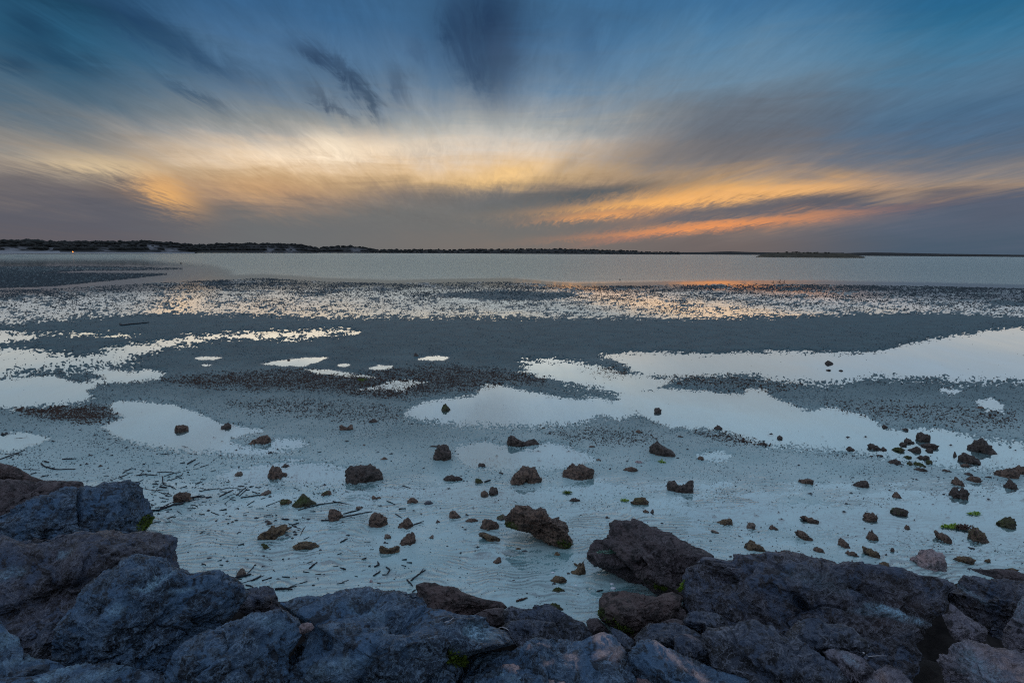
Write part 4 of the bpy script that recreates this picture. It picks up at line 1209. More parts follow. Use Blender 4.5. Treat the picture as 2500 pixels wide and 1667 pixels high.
# x  base_y  w  h  shape  tone | label
STONES = '''
1016 873 16 14 peak bk|small upright dark stone at the end of a thin bright puddle
1226 823 9 4 flat bk|tiny dark stone alone on the dark sandbar, larger of a pair
1247 818 6 3 flat bk|tiny dark stone alone on the dark sandbar, smaller of a pair
1088 1003 26 19 peak gn|green mossy stone standing in the wide central pool
1606 1008 18 15 block bk|small brown stone on the spit between the two big pools
1660 941 17 10 wedgel bk|small dark stone on the mud strip above the long pool
916 1034 30 13 wedgel bk|low dark wedge of rock at the weedy edge of the central pool
845 1053 33 17 saddle br|brown square stone with a notched top on bare sand
1276 1089 82 27 two bk|long dark rock with two humps standing over a mirror pool
1081 1128 42 43 block bk|upright dark block of rock with a flat shelf behind it
1060 1093 34 6 flat bk|thin flat black shelf of rock behind the upright block
1617 1114 72 37 wedgel bk|dark brown rock sloping down like a ramp beside the mud
939 1124 23 10 peak br|small brown stone between the upright block and the large trapezoid rock
1176 1139 17 10 round bk|small dark stone at the near rim of the mirror pool
1106 1174 47 16 flat bk|low lens shaped dark rock below the upright block
1283 1182 76 44 arch br|jagged brown rock with an arched hollow at its foot
1412 1171 74 43 round br|craggy brown rock with a dark tail, reflected in shallow water
888 1178 89 43 block bk|large dark trapezoid rock alone on the pale sand
1171 1180 23 14 wedgel gn|greenish brown stone with a short black stick beside it
1205 1206 23 18 round bk|round black stone next to a small brown one
1183 1211 20 13 round br|small brown stone touching the round black one
1445 1094 19 7 flat br|small flat brown stone on the speckled mud between two big rocks
1560 1059 18 9 round br|small rounded stone on the shore of the long pool
1462 1126 12 7 round tan|tiny pale brown stone near the ramp shaped rock
1559 1132 20 8 round pk|small pinkish stone below the ramp shaped rock
1538 1151 38 12 flat br|flat brown stone with a reflection below the ramp shaped rock
1662 1203 63 32 saddle bk|dark rock with a sagging middle on dull grey sand
1563 1231 46 19 flat oc|oblong ochre stone beside a bright green scrap of algae
1402 1224 28 10 arch bk|low dark stone in rippled shallows below the craggy rock
1578 1251 17 9 wedgel br|small brown stone touching a short black chip of wood
1592 1252 9 11 wedger bk|short upright black chip beside a small brown stone
1484 1266 13 7 wedgel bk|tiny dark stone in the smooth water above the leaning slab
919 1218 23 9 two br|small knobbly stone below the large trapezoid rock
1007 1228 30 14 arch br|small arched brown stone on rippled wet sand
1046 1231 22 9 flat gy|blue grey flat pebble beside the small arched stone
818 1270 37 28 round br|round brown stone with two long sticks pointing from it
922 1287 45 36 round br|rough round brown stone, biggest of the row in the ripples
989 1290 37 30 wedger br|reddish brown stone with black sticks at its foot
995 1331 41 36 wedger br|brown stone with a straight flat side below the reddish one
952 1349 51 20 saddle oc|low ochre stone with a ragged top lying on the ripples
1194 1293 45 27 flat br|disc shaped brown stone with dark rim near the big jagged rock
1113 1265 32 22 wedgel br|small lopsided brown stone up the sand from the disc shaped one
1152 1274 34 10 flat br|thin low brown stone half buried between two others
1197 1321 57 23 diagr oc|sunken orange brown sloping stone just under the water
1225 1268 26 14 flat tan|sand coloured stone against the mossy end of the big jagged rock
946 1315 17 12 round tan|pale tan pebble by the stone with a straight side
1053 1314 13 9 wedger tan|tiny tan pebble on the smooth sand patch
1069 1276 13 8 peak bk|tiny grey black stone on ripples below the lopsided one
876 1243 15 8 round tan|tiny pale stone above the row of round brown stones
1265 1341 14 5 flat oc|tiny flat ochre chip below the sunken sloping stone
1214 1373 21 14 wedger br|small brown stone alone on the finest sand ripples
1360 1355 18 9 peak oc|small ochre stone between the big jagged rock and the leaning slab
1411 1402 46 34 spike oc|spiky ochre rock like a crouching shape near the leaning slab
1407 1382 16 9 diagr oc|small ochre splinter behind the spiky rock
1364 1421 39 16 flat oc|ochre stone with a bumpy back below the spiky rock
1364 1443 38 11 peak gn|flat mossy green stone below the bumpy backed one
1358 1488 40 20 wedgel gn|pale green mossy rock behind the dark angular boulder
1454 1382 11 10 round gy|smooth grey pebble under the edge of the leaning slab
444 1053 35 18 block br|square brown stone mirrored in the curved pool
551 1046 28 17 wedger bk|dark wedge stone mirrored at the rim of the curved pool
634 1085 61 24 wedger br|broad brown rock on a spit inside the curved pool
679 1166 50 33 wedgel br|pyramid shaped brown rock with a stub at one side
698 1139 24 8 peak bk|small dark stone just behind the brown pyramid rock
582 1160 24 11 wedger tan|small tan stone on speckled sand beside the brown pyramid rock
447 1225 49 26 round br|brown stone with the biggest driftwood branch lying against it
649 1207 28 12 wedger tan|tan wedge stone at the end of a black stick
698 1231 31 14 round oc|orange brown stone beside the greenish peaked rock
745 1236 66 30 peak gn|peaked olive rock with a low skirt and yellow green weed
796 1209 28 14 wedger br|small brown stone up the sand from the greenish peaked rock
672 1315 80 40 diagl oc|long ochre rock tilted up at one end
748 1338 65 18 flat oc|smooth oblong brown stone like a loaf
649 1340 24 16 diagr gn|small mossy tan stone below the long tilted ochre rock
658 1281 18 11 peak bk|small dark pointed stone above the long tilted ochre rock
591 1404 28 22 peak tan|tan stone among broken sticks near the blue boulders
552 953 9 5 flat bk|tiny dark stone on the mud tongue beside the weed streak
705 880 8 4 flat bk|tiny dark stone at the top of the slanting puddle
889 1090 10 5 flat br|tiny brown stone on bare sand under the notched one
246 1141 14 7 flat bk|tiny black lump among twigs near the edge boulders
135 998 13 5 flat bk|tiny dark stone on the weed bank by the far pool
2023 889 28 9 peak bk|dark stone with a reflection in the pool under the sandbar
2022 905 14 4 flat bk|small flat dark stone in the upper pool, first of two
2053 906 12 4 flat bk|small flat dark stone in the upper pool, second of two
2391 1000 27 9 flat br|flat brown stone beside a small isolated puddle
2330 1034 17 8 peak bk|small dark stone alone on the far speckled mud
2072 994 13 4 flat br|tiny brown stone on the mud above the long pool
2161 1044 17 8 wedgel bk|small dark stone at the tip of the long pool's far rim
2205 1051 25 8 wedger bk|low dark stone on the far rim above the rock cluster
1753 1048 30 11 peak bk|dark stone at the near rim of the long pool
1904 1072 14 9 round bk|small round stone surrounded by the long pool
1855 1088 34 9 wedger bk|thin dark stone lying along the pool rim
1661 1070 16 7 round bk|small stone on the mud beside the ramp shaped rock
1711 1124 15 11 block br|small square brown stone on the speckled mud
2075 1099 24 13 peak bk|dark stone standing apart in the pool before the rock cluster
2135 1097 36 20 wedgel bk|dark stone at the seaward end of the rock cluster
2157 1099 18 12 peak bk|small stone joined to the seaward end of the rock cluster
2254 1076 34 24 block bk|tallest stone of the rock cluster in the pool
2220 1082 26 18 wedgel bk|stone leaning on the tallest one of the cluster
2205 1088 19 11 round bk|small stone at the foot of the cluster's leaning one
2268 1092 51 14 flat bk|long flat slab under the tallest stone of the cluster
2229 1102 37 16 wedger bk|brown stone in front of the cluster's long flat slab
2193 1101 32 13 flat gn|green tinged low stone at the edge of the cluster
2269 1102 20 11 round bk|small round stone in front of the cluster's long slab
2392 1103 86 35 peak bk|broad low rock mound alone in the long pool
2367 1129 60 25 wedgel bk|dark rock with a sloping back mirrored below the broad mound
2331 1114 12 13 peak bk|tiny upright stone beside the sloping backed rock
2249 1120 40 12 wedger bk|low dark ledge below the cluster, long and thin
2216 1118 22 9 flat gn|small green edged stone below the cluster
2245 1139 32 17 wedgel gn|green sided stone between two ledges below the cluster
2269 1133 16 12 round bk|small dark stone beside the green sided one
2221 1137 15 11 round bk|small round stone below the green edged one
2244 1151 38 12 flat bk|lowest dark ledge of the group below the cluster
2177 1133 44 13 wedger bk|flat dark stone reaching from the pool onto the sand
2127 1116 12 5 flat bk|tiny dark sliver of stone in shallow water, smaller of two
2146 1114 22 5 flat bk|dark sliver of stone in shallow water, longer of two
2312 1153 27 11 wedgel bk|small sloping stone between the sloping backed rock and the ledges
2357 1139 27 8 flat br|small brown stone under the sloping backed rock
2363 1161 26 8 flat bk|low dark stone above the long brown one
2377 1177 43 15 flat br|long brown stone with a smooth back in the shallows
2455 1167 70 25 flat br|large log shaped brown stone at the edge of the pool
2490 1159 40 23 round br|brown stone half hidden behind the log shaped one
2340 1186 33 23 wedgel br|brown stone with a slanted top above the dark domed rock
2412 1167 20 5 flat bk|thin dark sliver beside the log shaped stone
2466 1193 45 23 peak bk|dark peaked stone below the log shaped one
2343 1216 50 29 round bk|dark domed rock on the sand beside the pool
1968 1180 37 15 round br|brown stone alone on the grey mud, between the leaning slab and the rock cluster
2098 1190 45 20 wedger bk|dark stone with a stepped top on the grey mud
2188 1215 28 17 peak br|small brown stone below the stepped dark one
2193 1255 46 16 block bk|black flat topped stone with green algae at one end
2124 1270 38 20 block br|brown stone below the black flat topped one
1976 1274 46 16 diagr br|flat split stone with water lying in its middle
1767 1279 47 15 wedger oc|low olive brown stone in rippled shallows near the leaning slab
1834 1290 22 17 round tan|small brown stone with a faint double in the ripples
1889 1292 23 11 wedgel br|small brown stone up from the split rock
1746 1302 20 10 diagr tan|small tan sliver below the low olive stone
1961 1319 43 27 diagr br|brown stone with a scooped face in the ripples
2128 1318 36 25 peak br|brown stone with its reflection close below
2060 1335 32 25 wedgel br|brown stone leaning towards the huge boulder
2214 1290 18 10 peak br|small brown stone by itself in the ripples
2302 1322 44 29 diagr br|slanting dark stone pointing at the pink white rock
2388 1320 53 39 wedgel br|tall brown stone beside a streak of bright algae
2451 1285 58 27 wedger gn|brown stone speckled with green algae on its top
2000 1348 31 16 wedgel br|small brown stone near the crest of the huge boulder
2128 1361 46 30 diagr oc|ochre rough stone above the huge boulder's crest
2080 1356 38 14 wedgel br|reddish flat stone beside the ochre rough one
1844 1343 55 26 wedgel oc|ochre stone peeping over the huge boulder
2179 1348 10 12 round bk|small black pebble beside the pink white rock
2271 1391 80 53 block pk|pink and white rough rock, the palest stone on the sand
2231 1371 24 13 round pk|small pinkish stone touching the pink white rock
2352 1373 64 16 flat oc|flat ochre stone beside the pink white rock
2159 1386 26 17 round oc|ochre stone half hidden behind the huge boulder's edge
2081 1380 10 14 peak oc|small pointed ochre stone behind the huge boulder's edge
2408 1372 22 9 wedger oc|thin ochre sliver beyond the flat ochre stone
2468 1394 40 8 flat oc|ochre flake lying along the top of the flat brown slab
906 1422 11 8 peak pk|tiny pink brown pebble near the holed slab boulder
'''
big_outline = [(1237, 1262), (1255, 1244), (1264, 1236), (1285, 1236), (1298, 1240), (1303, 1247), (1318, 1243), (1328, 1246), (1340, 1260), (1345, 1267), (1362, 1262), (1379, 1275), (1386, 1292),
               (1384, 1303), (1392, 1310), (1393, 1326), (1380, 1336), (1362, 1333), (1338, 1324), (1318, 1312), (1296, 1300), (1280, 1296), (1262, 1291), (1240, 1286), (1236, 1274)]
o_ = rock('shore_rock', big_outline, 'br', 1334, .7, .25, [('moss', 1250, 1283, 16, 8, 20, .9), ('moss', 1378, 1328, 20, 9, 20, .9)], seed=61, rug=1.5, on_bank=False, sub=7, jag=.3)
tag(o_, 'big jagged brown rock lying aslant with weed along its foot', 'rock', GR)
for i, line in enumerate(STONES.strip().split('\n')):
    spec, lab = line.split('|')
    x, by, wd, h, shp, tone = spec.split()
    x, by, wd, h = float(x), float(by), float(wd), float(h) * .94
    if 'cluster' in lab or 'ledge' in lab:
        wd, h = wd * 1.06, h * .78
    jr = np.random.default_rng(4000 + i)
    base_pts = [(a, b if b > .2 else (-.42 if abs(a) < .9 else -.15)) for a, b in T[shp]]
    outl = []
    for (a0, b0), (a1, b1) in zip(base_pts, base_pts[1:] + base_pts[:1]):
        outl.append((x + (a0 + jr.normal() * .035) * wd / 2, by - (b0 + jr.normal() * .05) * h))
        am, bm_ = (a0 + a1) / 2 * (1 + jr.normal() * .07), (b0 + b1) / 2 * (1 + jr.normal() * .12)
        outl.append((x + am * wd / 2, by - bm_ * h))
    pat = []
    if 'green' in lab or 'moss' in lab or 'algae' in lab:
        kd = 'lime' if ('algae' in lab) else 'moss'
        pat = [(kd, x - wd * .15, by - h * .55, wd * .3, h * .3, 0, .95)]
    o_ = rock('shore_rock', outl, tone, by - h * .14, .62, .25, pat, seed=i + 200, rug=1.2, on_bank=False, facets=8, jag=.45 if wd > 20 else .3)
    tag(o_, lab, 'rock', GR)

# ------------------------------------------------------------------ driftwood
m_wood = plain('charred_driftwood', (0.016, 0.018, 0.024), (0.040, 0.040, 0.046), 30, 0.75, 0.006)
m_wood2 = plain('brown_driftwood', (0.085, 0.050, 0.040), (0.040, 0.028, 0.026), 30, 0.8, 0.006)
m_pale = plain('bleached_wood', (0.42, 0.43, 0.46), (0.30, 0.30, 0.33), 30, 0.7, 0.003)


def tube(pts, radii, rng, sides=7, wob=.25):
    pts = np.array(pts, float)
    # resample
    seg = np.linalg.norm(np.diff(pts, axis=0), axis=1)
    s = np.concatenate([[0], np.cumsum(seg)])
    n = max(6, 5 * len(pts))
    tt = np.linspace(0, s[-1], n)
    Pn = np.column_stack([np.interp(tt, s, pts[:, k]) for k in range(3)])
    # soften the corners
    for _ in range(2):
        Pn[1:-1] = Pn[1:-1] * .5 + (Pn[:-2] + Pn[2:]) * .25
    rd = np.interp(tt, np.linspace(0, s[-1], len(radii)), radii)
    Pn[1:-1] += rng.normal(size=(n - 2, 3)) * rd[1:-1, None] * wob * np.array([1, 1, .35])
    V, F = [], []
    for k in range(n):
        d = Pn[min(k + 1, n - 1)] - Pn[max(k - 1, 0)]
        d /= np.linalg.norm(d) + 1e-9
        a = np.cross(d, [0, 0, 1.0])
        a /= np.linalg.norm(a) + 1e-9
        b = np.cross(a, d)
        rk = rd[k] * rng.uniform(.8, 1.2)
        for j in range(sides):
            th = 2 * math.pi * j / sides
            V.append(Pn[k] + (a * math.cos(th) + b * math.sin(th)) * rk * rng.uniform(.85, 1.12))
    for k in range(n - 1):
        for j in range(sides):
            j2 = (j + 1) % sides
            F.append((k * sides + j, k * sides + j2, (k + 1) * sides + j2, (k + 1) * sides + j))
    c0 = len(V)
    V += [Pn[0], Pn[-1]]
    for j in range(sides):
        j2 = (j + 1) % sides
        F.append((c0, j2, j, j))
        F.append((c0 + 1, (n - 1) * sides + j, (n - 1) * sides + j2, (n - 1) * sides + j2))
    return V, F


def tube_mesh(name, pts, radii, m, rng, org=None, **kw):
    V, F = tube(pts, radii, rng, **kw)
    V = np.array(V)
    org = V.mean(0) if org is None else np.asarray(org)
    me = bpy.data.meshes.new(name)
    me.from_pydata([tuple(v) for v in V - org], [], [tuple(dict.fromkeys(f)) for f in F])
    me.polygons.foreach_set('use_smooth', [True] * len(me.polygons))
    me.materials.append(m)
    return me, org


def ground_path(pp, wpx, lift=0.0):
    c = [on_flat(x, y) for x, y in pp]
    mpp = np.linalg.norm(c[0] - CAM) * K * 0.9
    r = wpx * mpp * .5
    pts = [q + np.array([0, 0, r * .7 + lift]) for q in c]
    return pts, r


GS = 'driftwood washed up on the sand'
KK, AA, DD, PP = (300, 1080, 5.88), (0, 1050, 2.541), (800, 1050, 2.541), (0, 0, 1.0)
# frame, points, width in that frame, [side twigs], tone, label
STICKS = [
    (KK, [(415, 980), (520, 978), (620, 940), (740, 895), (830, 895), (900, 840), (1000, 795), (1080, 775), (1160, 765)], 27,
     [([(540, 962), (640, 905), (760, 845)], 16), ([(1030, 800), (1120, 803), (1225, 795)], 16), ([(940, 850), (1095, 832)], 13)], 'd', 'largest black driftwood branch with forked ends lying against a brown stone'),
    (KK, [(570, 545), (580, 610), (700, 635), (765, 675)], 15, [], 'd', 'hooked black branch with an upturned end behind the largest branch'),
    (KK, [(545, 185), (610, 182), (665, 170)], 11, [], 'd', 'short black stick on speckled sand above the scatter of driftwood'),
    (KK, [(845, 45), (890, 62), (950, 72)], 16, [], 'd', 'stubby black stick lying in the curved pool'),
    (KK, [(1355, 190), (1415, 180)], 13, [], 'd', 'tiny black chip of wood at the edge of the curved pool'),
    (KK, [(930, 325), (985, 290), (1045, 260)], 22, [], 'd', 'thick short black stick, uppermost of a small slanting group'),
    (KK, [(1020, 345), (1060, 322), (1110, 295)], 12, [], 'd', 'crooked short twig in the middle of a small slanting group'),
    (KK, [(1105, 370), (1170, 348), (1238, 325)], 12, [], 'd', 'straight black stick, lowest of a small slanting group'),
    (KK, [(1042, 388), (1092, 385)], 12, [], 'd', 'tiny black peg below the small slanting group'),
    (KK, [(0, 445), (70, 405), (140, 380)], 13, [], 'd', 'dark twig above a parallel shorter one near the smooth blue boulder'),
    (KK, [(-70, 515), (0, 490), (85, 458)], 13, [], 'd', 'black twig below a parallel one near the smooth blue boulder'),
    (KK, [(195, 480), (310, 468), (495, 480)], 16, [([(240, 490), (270, 455), (305, 425)], 10)], 'd', 'long black stick crossed by a raised twig'),
    (KK, [(485, 442), (560, 430), (735, 440)], 12, [], 'd', 'long thin bent stick on the sand beyond the largest branch'),
    (KK, [(590, 497), (700, 455), (835, 430)], 12, [], 'd', 'long straight black stick slanting beside the thin bent one'),
    (KK, [(690, 540), (830, 495), (860, 455)], 11, [], 'd', 'black stick with a small fork at its seaward end'),
    (KK, [(1115, 535), (1190, 535)], 12, [], 'd', 'tiny level black stick above a slanting twig on open sand'),
    (KK, [(1040, 605), (1095, 585), (1150, 562)], 11, [], 'd', 'slanting twig below a tiny level stick on open sand'),
    (KK, [(130, 575), (230, 570), (295, 530)], 11, [], 'd', 'bent twig just behind the smooth dark blue boulder'),
    (KK, [(1100, 705), (1250, 680), (1390, 658)], 12, [], 'd', 'long slim black stick alone on the ripples, nearly level'),
    (KK, [(435, 600), (510, 605)], 18, [], 'd', 'stubby black stick behind the hooked branch'),
    (KK, [(530, 645), (635, 655)], 24, [], 'd', 'thick black chunk of wood below the hooked branch'),
    (KK, [(300, 660), (430, 690), (660, 693)], 8, [], 'b', 'long thin reddish twig from the blue boulder to the thick black chunk'),
    (KK, [(490, 700), (560, 730), (640, 760)], 9, [], 'd', 'thin twig slanting towards the brown stone'),
    (KK, [(610, 730), (690, 750)], 12, [], 'd', 'short dark twig touching the brown stone by the largest branch'),
    (KK, [(520, 790), (660, 820)], 11, [], 'd', 'thin dark twig lying above the fork of the largest branch'),
    (KK, [(460, 940), (540, 938)], 14, [], 'd', 'short black peg above the butt of the largest branch'),
    (KK, [(928, 950), (990, 948), (1050, 938)], 10, [], 'd', 'thin stick under the largest branch, lower of two'),
    (KK, [(975, 900), (1040, 900)], 9, [], 'd', 'tiny stick under the largest branch, upper of two'),
    (KK, [(780, 985), (845, 1030)], 9, [], 'd', 'thin twig pointing down the sand below the largest branch'),
    (KK, [(640, 1098), (710, 1065), (760, 1070)], 14, [], 'b', 'reddish brown stick with a leaf like end on the ripples'),
    (KK, [(1265, 995), (1320, 1020), (1385, 1040)], 12, [], 'd', 'dark stick slanting across the ripples by itself'),
    (KK, [(1430, 672), (1540, 645)], 13, [], 'd', 'dark stick at the seaward end of the tangle of broken sticks'),
    (KK, [(1540, 657), (1665, 652)], 8, [], 'd', 'thin level twig along the top of the tangle of broken sticks'),
    (KK, [(1645, 630), (1745, 628)], 22, [], 'd', 'thick short level stick on top of the tangle of broken sticks'),
    (KK, [(1635, 675), (1720, 672)], 11, [], 'd', 'short level stick under the thick one in the tangle'),
    (KK, [(1385, 785), (1500, 725), (1585, 685)], 19, [], 'd', 'knobbly black stick along the near side of the tangle'),
    (KK, [(1495, 780), (1560, 758), (1620, 740)], 8, [], 'd', 'thin twig under the knobbly stick of the tangle'),
    (KK, [(1630, 770), (1700, 700), (1775, 635)], 15, [], 'd', 'steeply slanting stick in the tangle, seaward of two alongside'),
    (KK, [(1670, 778), (1740, 710), (1800, 645)], 12, [], 'd', 'steeply slanting stick in the tangle, paler of two alongside'),
    (KK, [(1690, 797), (1860, 775), (2030, 745)], 17, [], 'd', 'long black stick running from the tangle to the tan wedge stone'),
    (KK, [(1825, 640), (1868, 630)], 22, [], 'd', 'black nub of wood beside the top of the tangle'),
    (KK, [(1905, 640), (1950, 648), (1990, 640)], 13, [], 'd', 'short curved stick beyond the black nub of wood'),
    (KK, [(1855, 705), (1940, 738)], 13, [], 'd', 'short dark stick above the end of the long stick from the tangle'),
    (KK, [(1455, 882), (1580, 790)], 8, [], 'd', 'thin straight twig slanting below the tangle'),
    (KK, [(1540, 820), (1620, 832)], 13, [], 'd', 'short stick crossing the thin straight twig below the tangle'),
    (KK, [(1785, 900), (1890, 838)], 13, [], 'd', 'short slanting black stick alone below the long stick from the tangle'),
    (KK, [(2055, 915), (2170, 868), (2290, 820)], 13, [], 'd', 'black stick touching the orange brown stone'),
    (AA, [(90, 50), (130, 48), (175, 42)], 6, [], 'd', 'thin black stick in the small pool, longer of two'),
    (AA, [(160, 86), (228, 82)], 4, [], 'd', 'thin black twig in the small pool, shorter of two'),
    (AA, [(-60, 202), (0, 188), (110, 150), (155, 125)], 6, [([(30, 160), (110, 148)], 3)], 'd', 'dark forked branch reaching in over the sand above the edge boulders'),
    (AA, [(387, 187), (472, 184)], 7, [], 'd', 'level black stick on its own on the speckled sand'),
    (AA, [(255, 212), (270, 228), (340, 250), (468, 246)], 7, [], 'd', 'long curved black branch like a hockey stick'),
    (AA, [(275, 200), (305, 208)], 8, [], 'd', 'tiny black stick above the curved branch'),
    (AA, [(145, 247), (240, 250)], 4, [], 'd', 'thin level twig behind the red brown boulder'),
    (AA, [(190, 275), (232, 267)], 5, [], 'd', 'tiny twig close behind the red brown boulder'),
    (AA, [(252, 292), (305, 282)], 6, [], 'd', 'black twig close behind the flat slab boulder'),
    (AA, [(1850, 500), (1900, 482), (1990, 460), (2125, 443)], 7, [([(2065, 447), (2165, 467)], 7)], 'd', 'long curved branch with a forked tip beside the peaked olive rock'),
    (AA, [(2130, 520), (2230, 495)], 8, [], 'd', 'black stick pointing from the round brown stone, shorter of two'),
    (AA, [(2125, 542), (2287, 508), (2310, 504)], 9, [], 'd', 'black stick pointing from the round brown stone, longer of two'),
    (AA, [(1993, 562), (2045, 560)], 9, [], 'd', 'short level stick under the round brown stone with two sticks'),
    (AA, [(1750, 555), (1795, 556)], 9, [], 'd', 'tiny level stick above the long tilted ochre rock'),
    (AA, [(1810, 590), (1857, 575)], 8, [], 'd', 'black stub leaning off the raised end of the tilted ochre rock'),
    (AA, [(1815, 595), (1870, 612)], 5, [], 'd', 'thin twig beside the raised end of the tilted ochre rock'),
    (AA, [(1865, 650), (1880, 620), (1895, 595)], 5, [], 'b', 'upright reddish sprig beside the tilted ochre rock'),
    (AA, [(1885, 680), (1920, 660)], 5, [], 'd', 'tiny twig behind the loaf like stone'),
    (AA, [(2110, 697), (2157, 673)], 9, [], 'd', 'short thick black stick alone between the loaf and the ragged ochre stone'),
    (AA, [(1918, 858), (1968, 818)], 10, [], 'd', 'short black stick with a knob end on open ripples'),
    (AA, [(1880, 880), (1920, 885)], 6, [], 'd', 'tiny level twig below the stick with a knob end'),
    (AA, [(1535, 890), (1560, 865), (1585, 832)], 6, [], 'd', 'thin stick rising beside the tan stone near the blue boulders'),
    (AA, [(1450, 920), (1500, 908), (1560, 895)], 12, [], 'd', 'thick black stick at the foot of the tan stone near the blue boulders'),
    (AA, [(1420, 915), (1500, 925)], 7, [], 'd', 'thin stick under the thick one by the tan stone'),
    (AA, [(1560, 935), (1620, 905)], 10, [], 'd', 'black stick crossing others beside the tan stone'),
    (AA, [(1625, 932), (1670, 920)], 7, [], 'd', 'short twig at the end of the pile beside the tan stone'),
    (AA, [(1500, 950), (1560, 930), (1640, 900)], 5, [], 'd', 'long thin twig across the pile beside the tan stone'),
    (AA, [(1525, 962), (1555, 968), (1585, 988)], 8, [], 'd', 'curved stick tucked behind the brown knobbly rock'),
    (AA, [(1705, 988), (1760, 985), (1815, 990)], 13, [], 'd', 'thick black log end lying along the edge of the holed slab'),
    (AA, [(1790, 978), (1845, 952)], 4, [], 'd', 'thin twig rising from the log at the edge of the holed slab'),
    (DD, [(460, 345), (517, 360)], 7, [], 'd', 'short black stick on smooth sand beside the large trapezoid rock'),
    (DD, [(365, 438), (420, 462)], 6, [], 'd', 'thin dark stick beside the small arched stone'),
    (DD, [(440, 490), (487, 487)], 9, [], 'd', 'short black lump of wood below the small arched stone'),
    (DD, [(420, 520), (462, 545)], 7, [], 'd', 'dark stick above the reddish brown stone'),
    (DD, [(500, 600), (597, 562)], 7, [([(535, 590), (597, 577)], 5)], 'd', 'black forked stick at the foot of the reddish brown stone'),
    (DD, [(1095, 447), (1170, 457)], 6, [], 'd', 'thin stick above the big jagged rock, longer of two'),
    (DD, [(1147, 433), (1190, 455)], 7, [], 'd', 'short stick above the big jagged rock, steeper of two'),
    (DD, [(975, 325), (1010, 312)], 12, [], 'd', 'thick black stub beside the greenish brown stone'),
    (DD, [(290, 850), (318, 838), (310, 815)], 11, [], 'd', 'bent black stick like an elbow, topmost of three on the ripples'),
    (DD, [(282, 905), (327, 877)], 11, [], 'd', 'short straight black stick, lowest of three on the ripples'),
    (DD, [(362, 850), (388, 870), (367, 895)], 9, [], 'd', 'black stick bent like an arrowhead, last of three on the ripples'),
    (DD, [(515, 935), (560, 900), (607, 868)], 11, [([(575, 890), (600, 858)], 7)], 'd', 'black stick with a split end near the brown sloping boulder'),
    (DD, [(490, 927), (528, 968)], 9, [], 'd', 'black stick end at the rim of the holed slab boulder'),
    (DD, [(525, 1005), (545, 990)], 9, [], 'd', 'black nub of wood at the corner of the brown sloping boulder'),
    (DD, [(1170, 1060), (1205, 1050), (1240, 1040)], 14, [], 'b', 'thick straight brown stick on the ripples above the dark angular boulder'),
    (DD, [(1668, 1002), (1710, 993)], 10, [], 'd', 'short black speckled stick near the mossy brown boulder'),
    (DD, [(2000, 508), (2025, 525)], 6, [], 'd', 'thin twig beside the short upright black chip'),
    (PP, [(293, 793), (296, 798), (320, 794.5), (350, 792), (364, 790)], 3, [], 'd', 'distant forked branch lying alone on the dark sandbar'),
    (PP, [(2360, 1334), (2380, 1340)], 3, [], 'd', 'tiny black twig beyond the tall brown stone'),
]
WM = {'d': m_wood, 'b': m_wood2, 'p': m_pale}
for i, (fr, pp, wd, sides, tone, lab) in enumerate(STICKS):
    rng = np.random.default_rng(900 + i)
    cv_ = lambda L_: [(fr[0] + x / fr[2], fr[1] + y / fr[2]) for x, y in L_]
    pts, r = ground_path(cv_(pp), wd / fr[2])
    if i in (1,):
        pts[0] = pts[0] + np.array([0, 0, .06])
    radii = [r * .8, r * 1.05, r, r * .85, r * .55]
    me, org = tube_mesh('driftwood_stick', pts, radii, WM[tone], rng)
    o_ = link('driftwood_stick', me, loc=Vector(org))
    tag(o_, lab, 'stick', GS)
    for sp_, sw in sides:
        p2, r2_ = ground_path(cv_(sp_), sw / fr[2], lift=.008)
        me2, _ = tube_mesh('twig', p2, [r2_, r2_ * .9, r2_ * .5], WM[tone], rng, org=org)
        link('twig', me2, parent=o_)

# bleached twigs lying on the boulders
def surface_at(px_, py_, dg):
    v = ray(px_, py_)
    hit, loc_, nrm_, idx_, ob_, mt_ = S.ray_cast(dg, Vector(CAM), Vector(v / np.linalg.norm(v)))
    return np.array(loc_), np.array(nrm_)


bpy.context.view_layer.update()
dg_ = bpy.context.evaluated_depsgraph_get()
for pp, wpx, tone, lab in [
    ([(1213, 1530), (1227, 1535), (1237, 1546), (1250, 1556), (1261, 1569)], 2.4, 'p', 'thin bleached root draped over the edge of the dark block'),
    ([(1086, 1527), (1098, 1526), (1108, 1520)], 2.2, 'p', 'small bleached twig on the huge slab by the round salt patch'),
    ([(2107, 1606), (2125, 1602), (2145, 1600), (2160, 1604)], 3.2, 'p', 'pale curved twig lying across the front of the huge slate boulder'),
    ([(653, 1458), (657, 1475), (658, 1492)], 1.0, 'b', 'dry grass stalk standing against the smooth wedge boulder'),
]:
    pts = []
    for x, y in pp:
        l_, n_ = surface_at(x, y, dg_)
        pts.append(l_ + n_ * .03)
    dists = [np.linalg.norm(p - CAM) for p in pts]
    dm = np.median(dists)
    pts = [CAM + (p - CAM) / d * min(d, dm + .12) for p, d in zip(pts, dists)]
    r = wpx * dm * K * .45
    me, org = tube_mesh('twig', pts, [r, r, r * .7, r * .5], WM[tone], np.random.default_rng(5), wob=.1)
    tag(link('bleached_twig' if tone == 'p' else 'grass_stalk', me, loc=Vector(org)), lab, 'twig' if tone == 'p' else 'grass stalk')

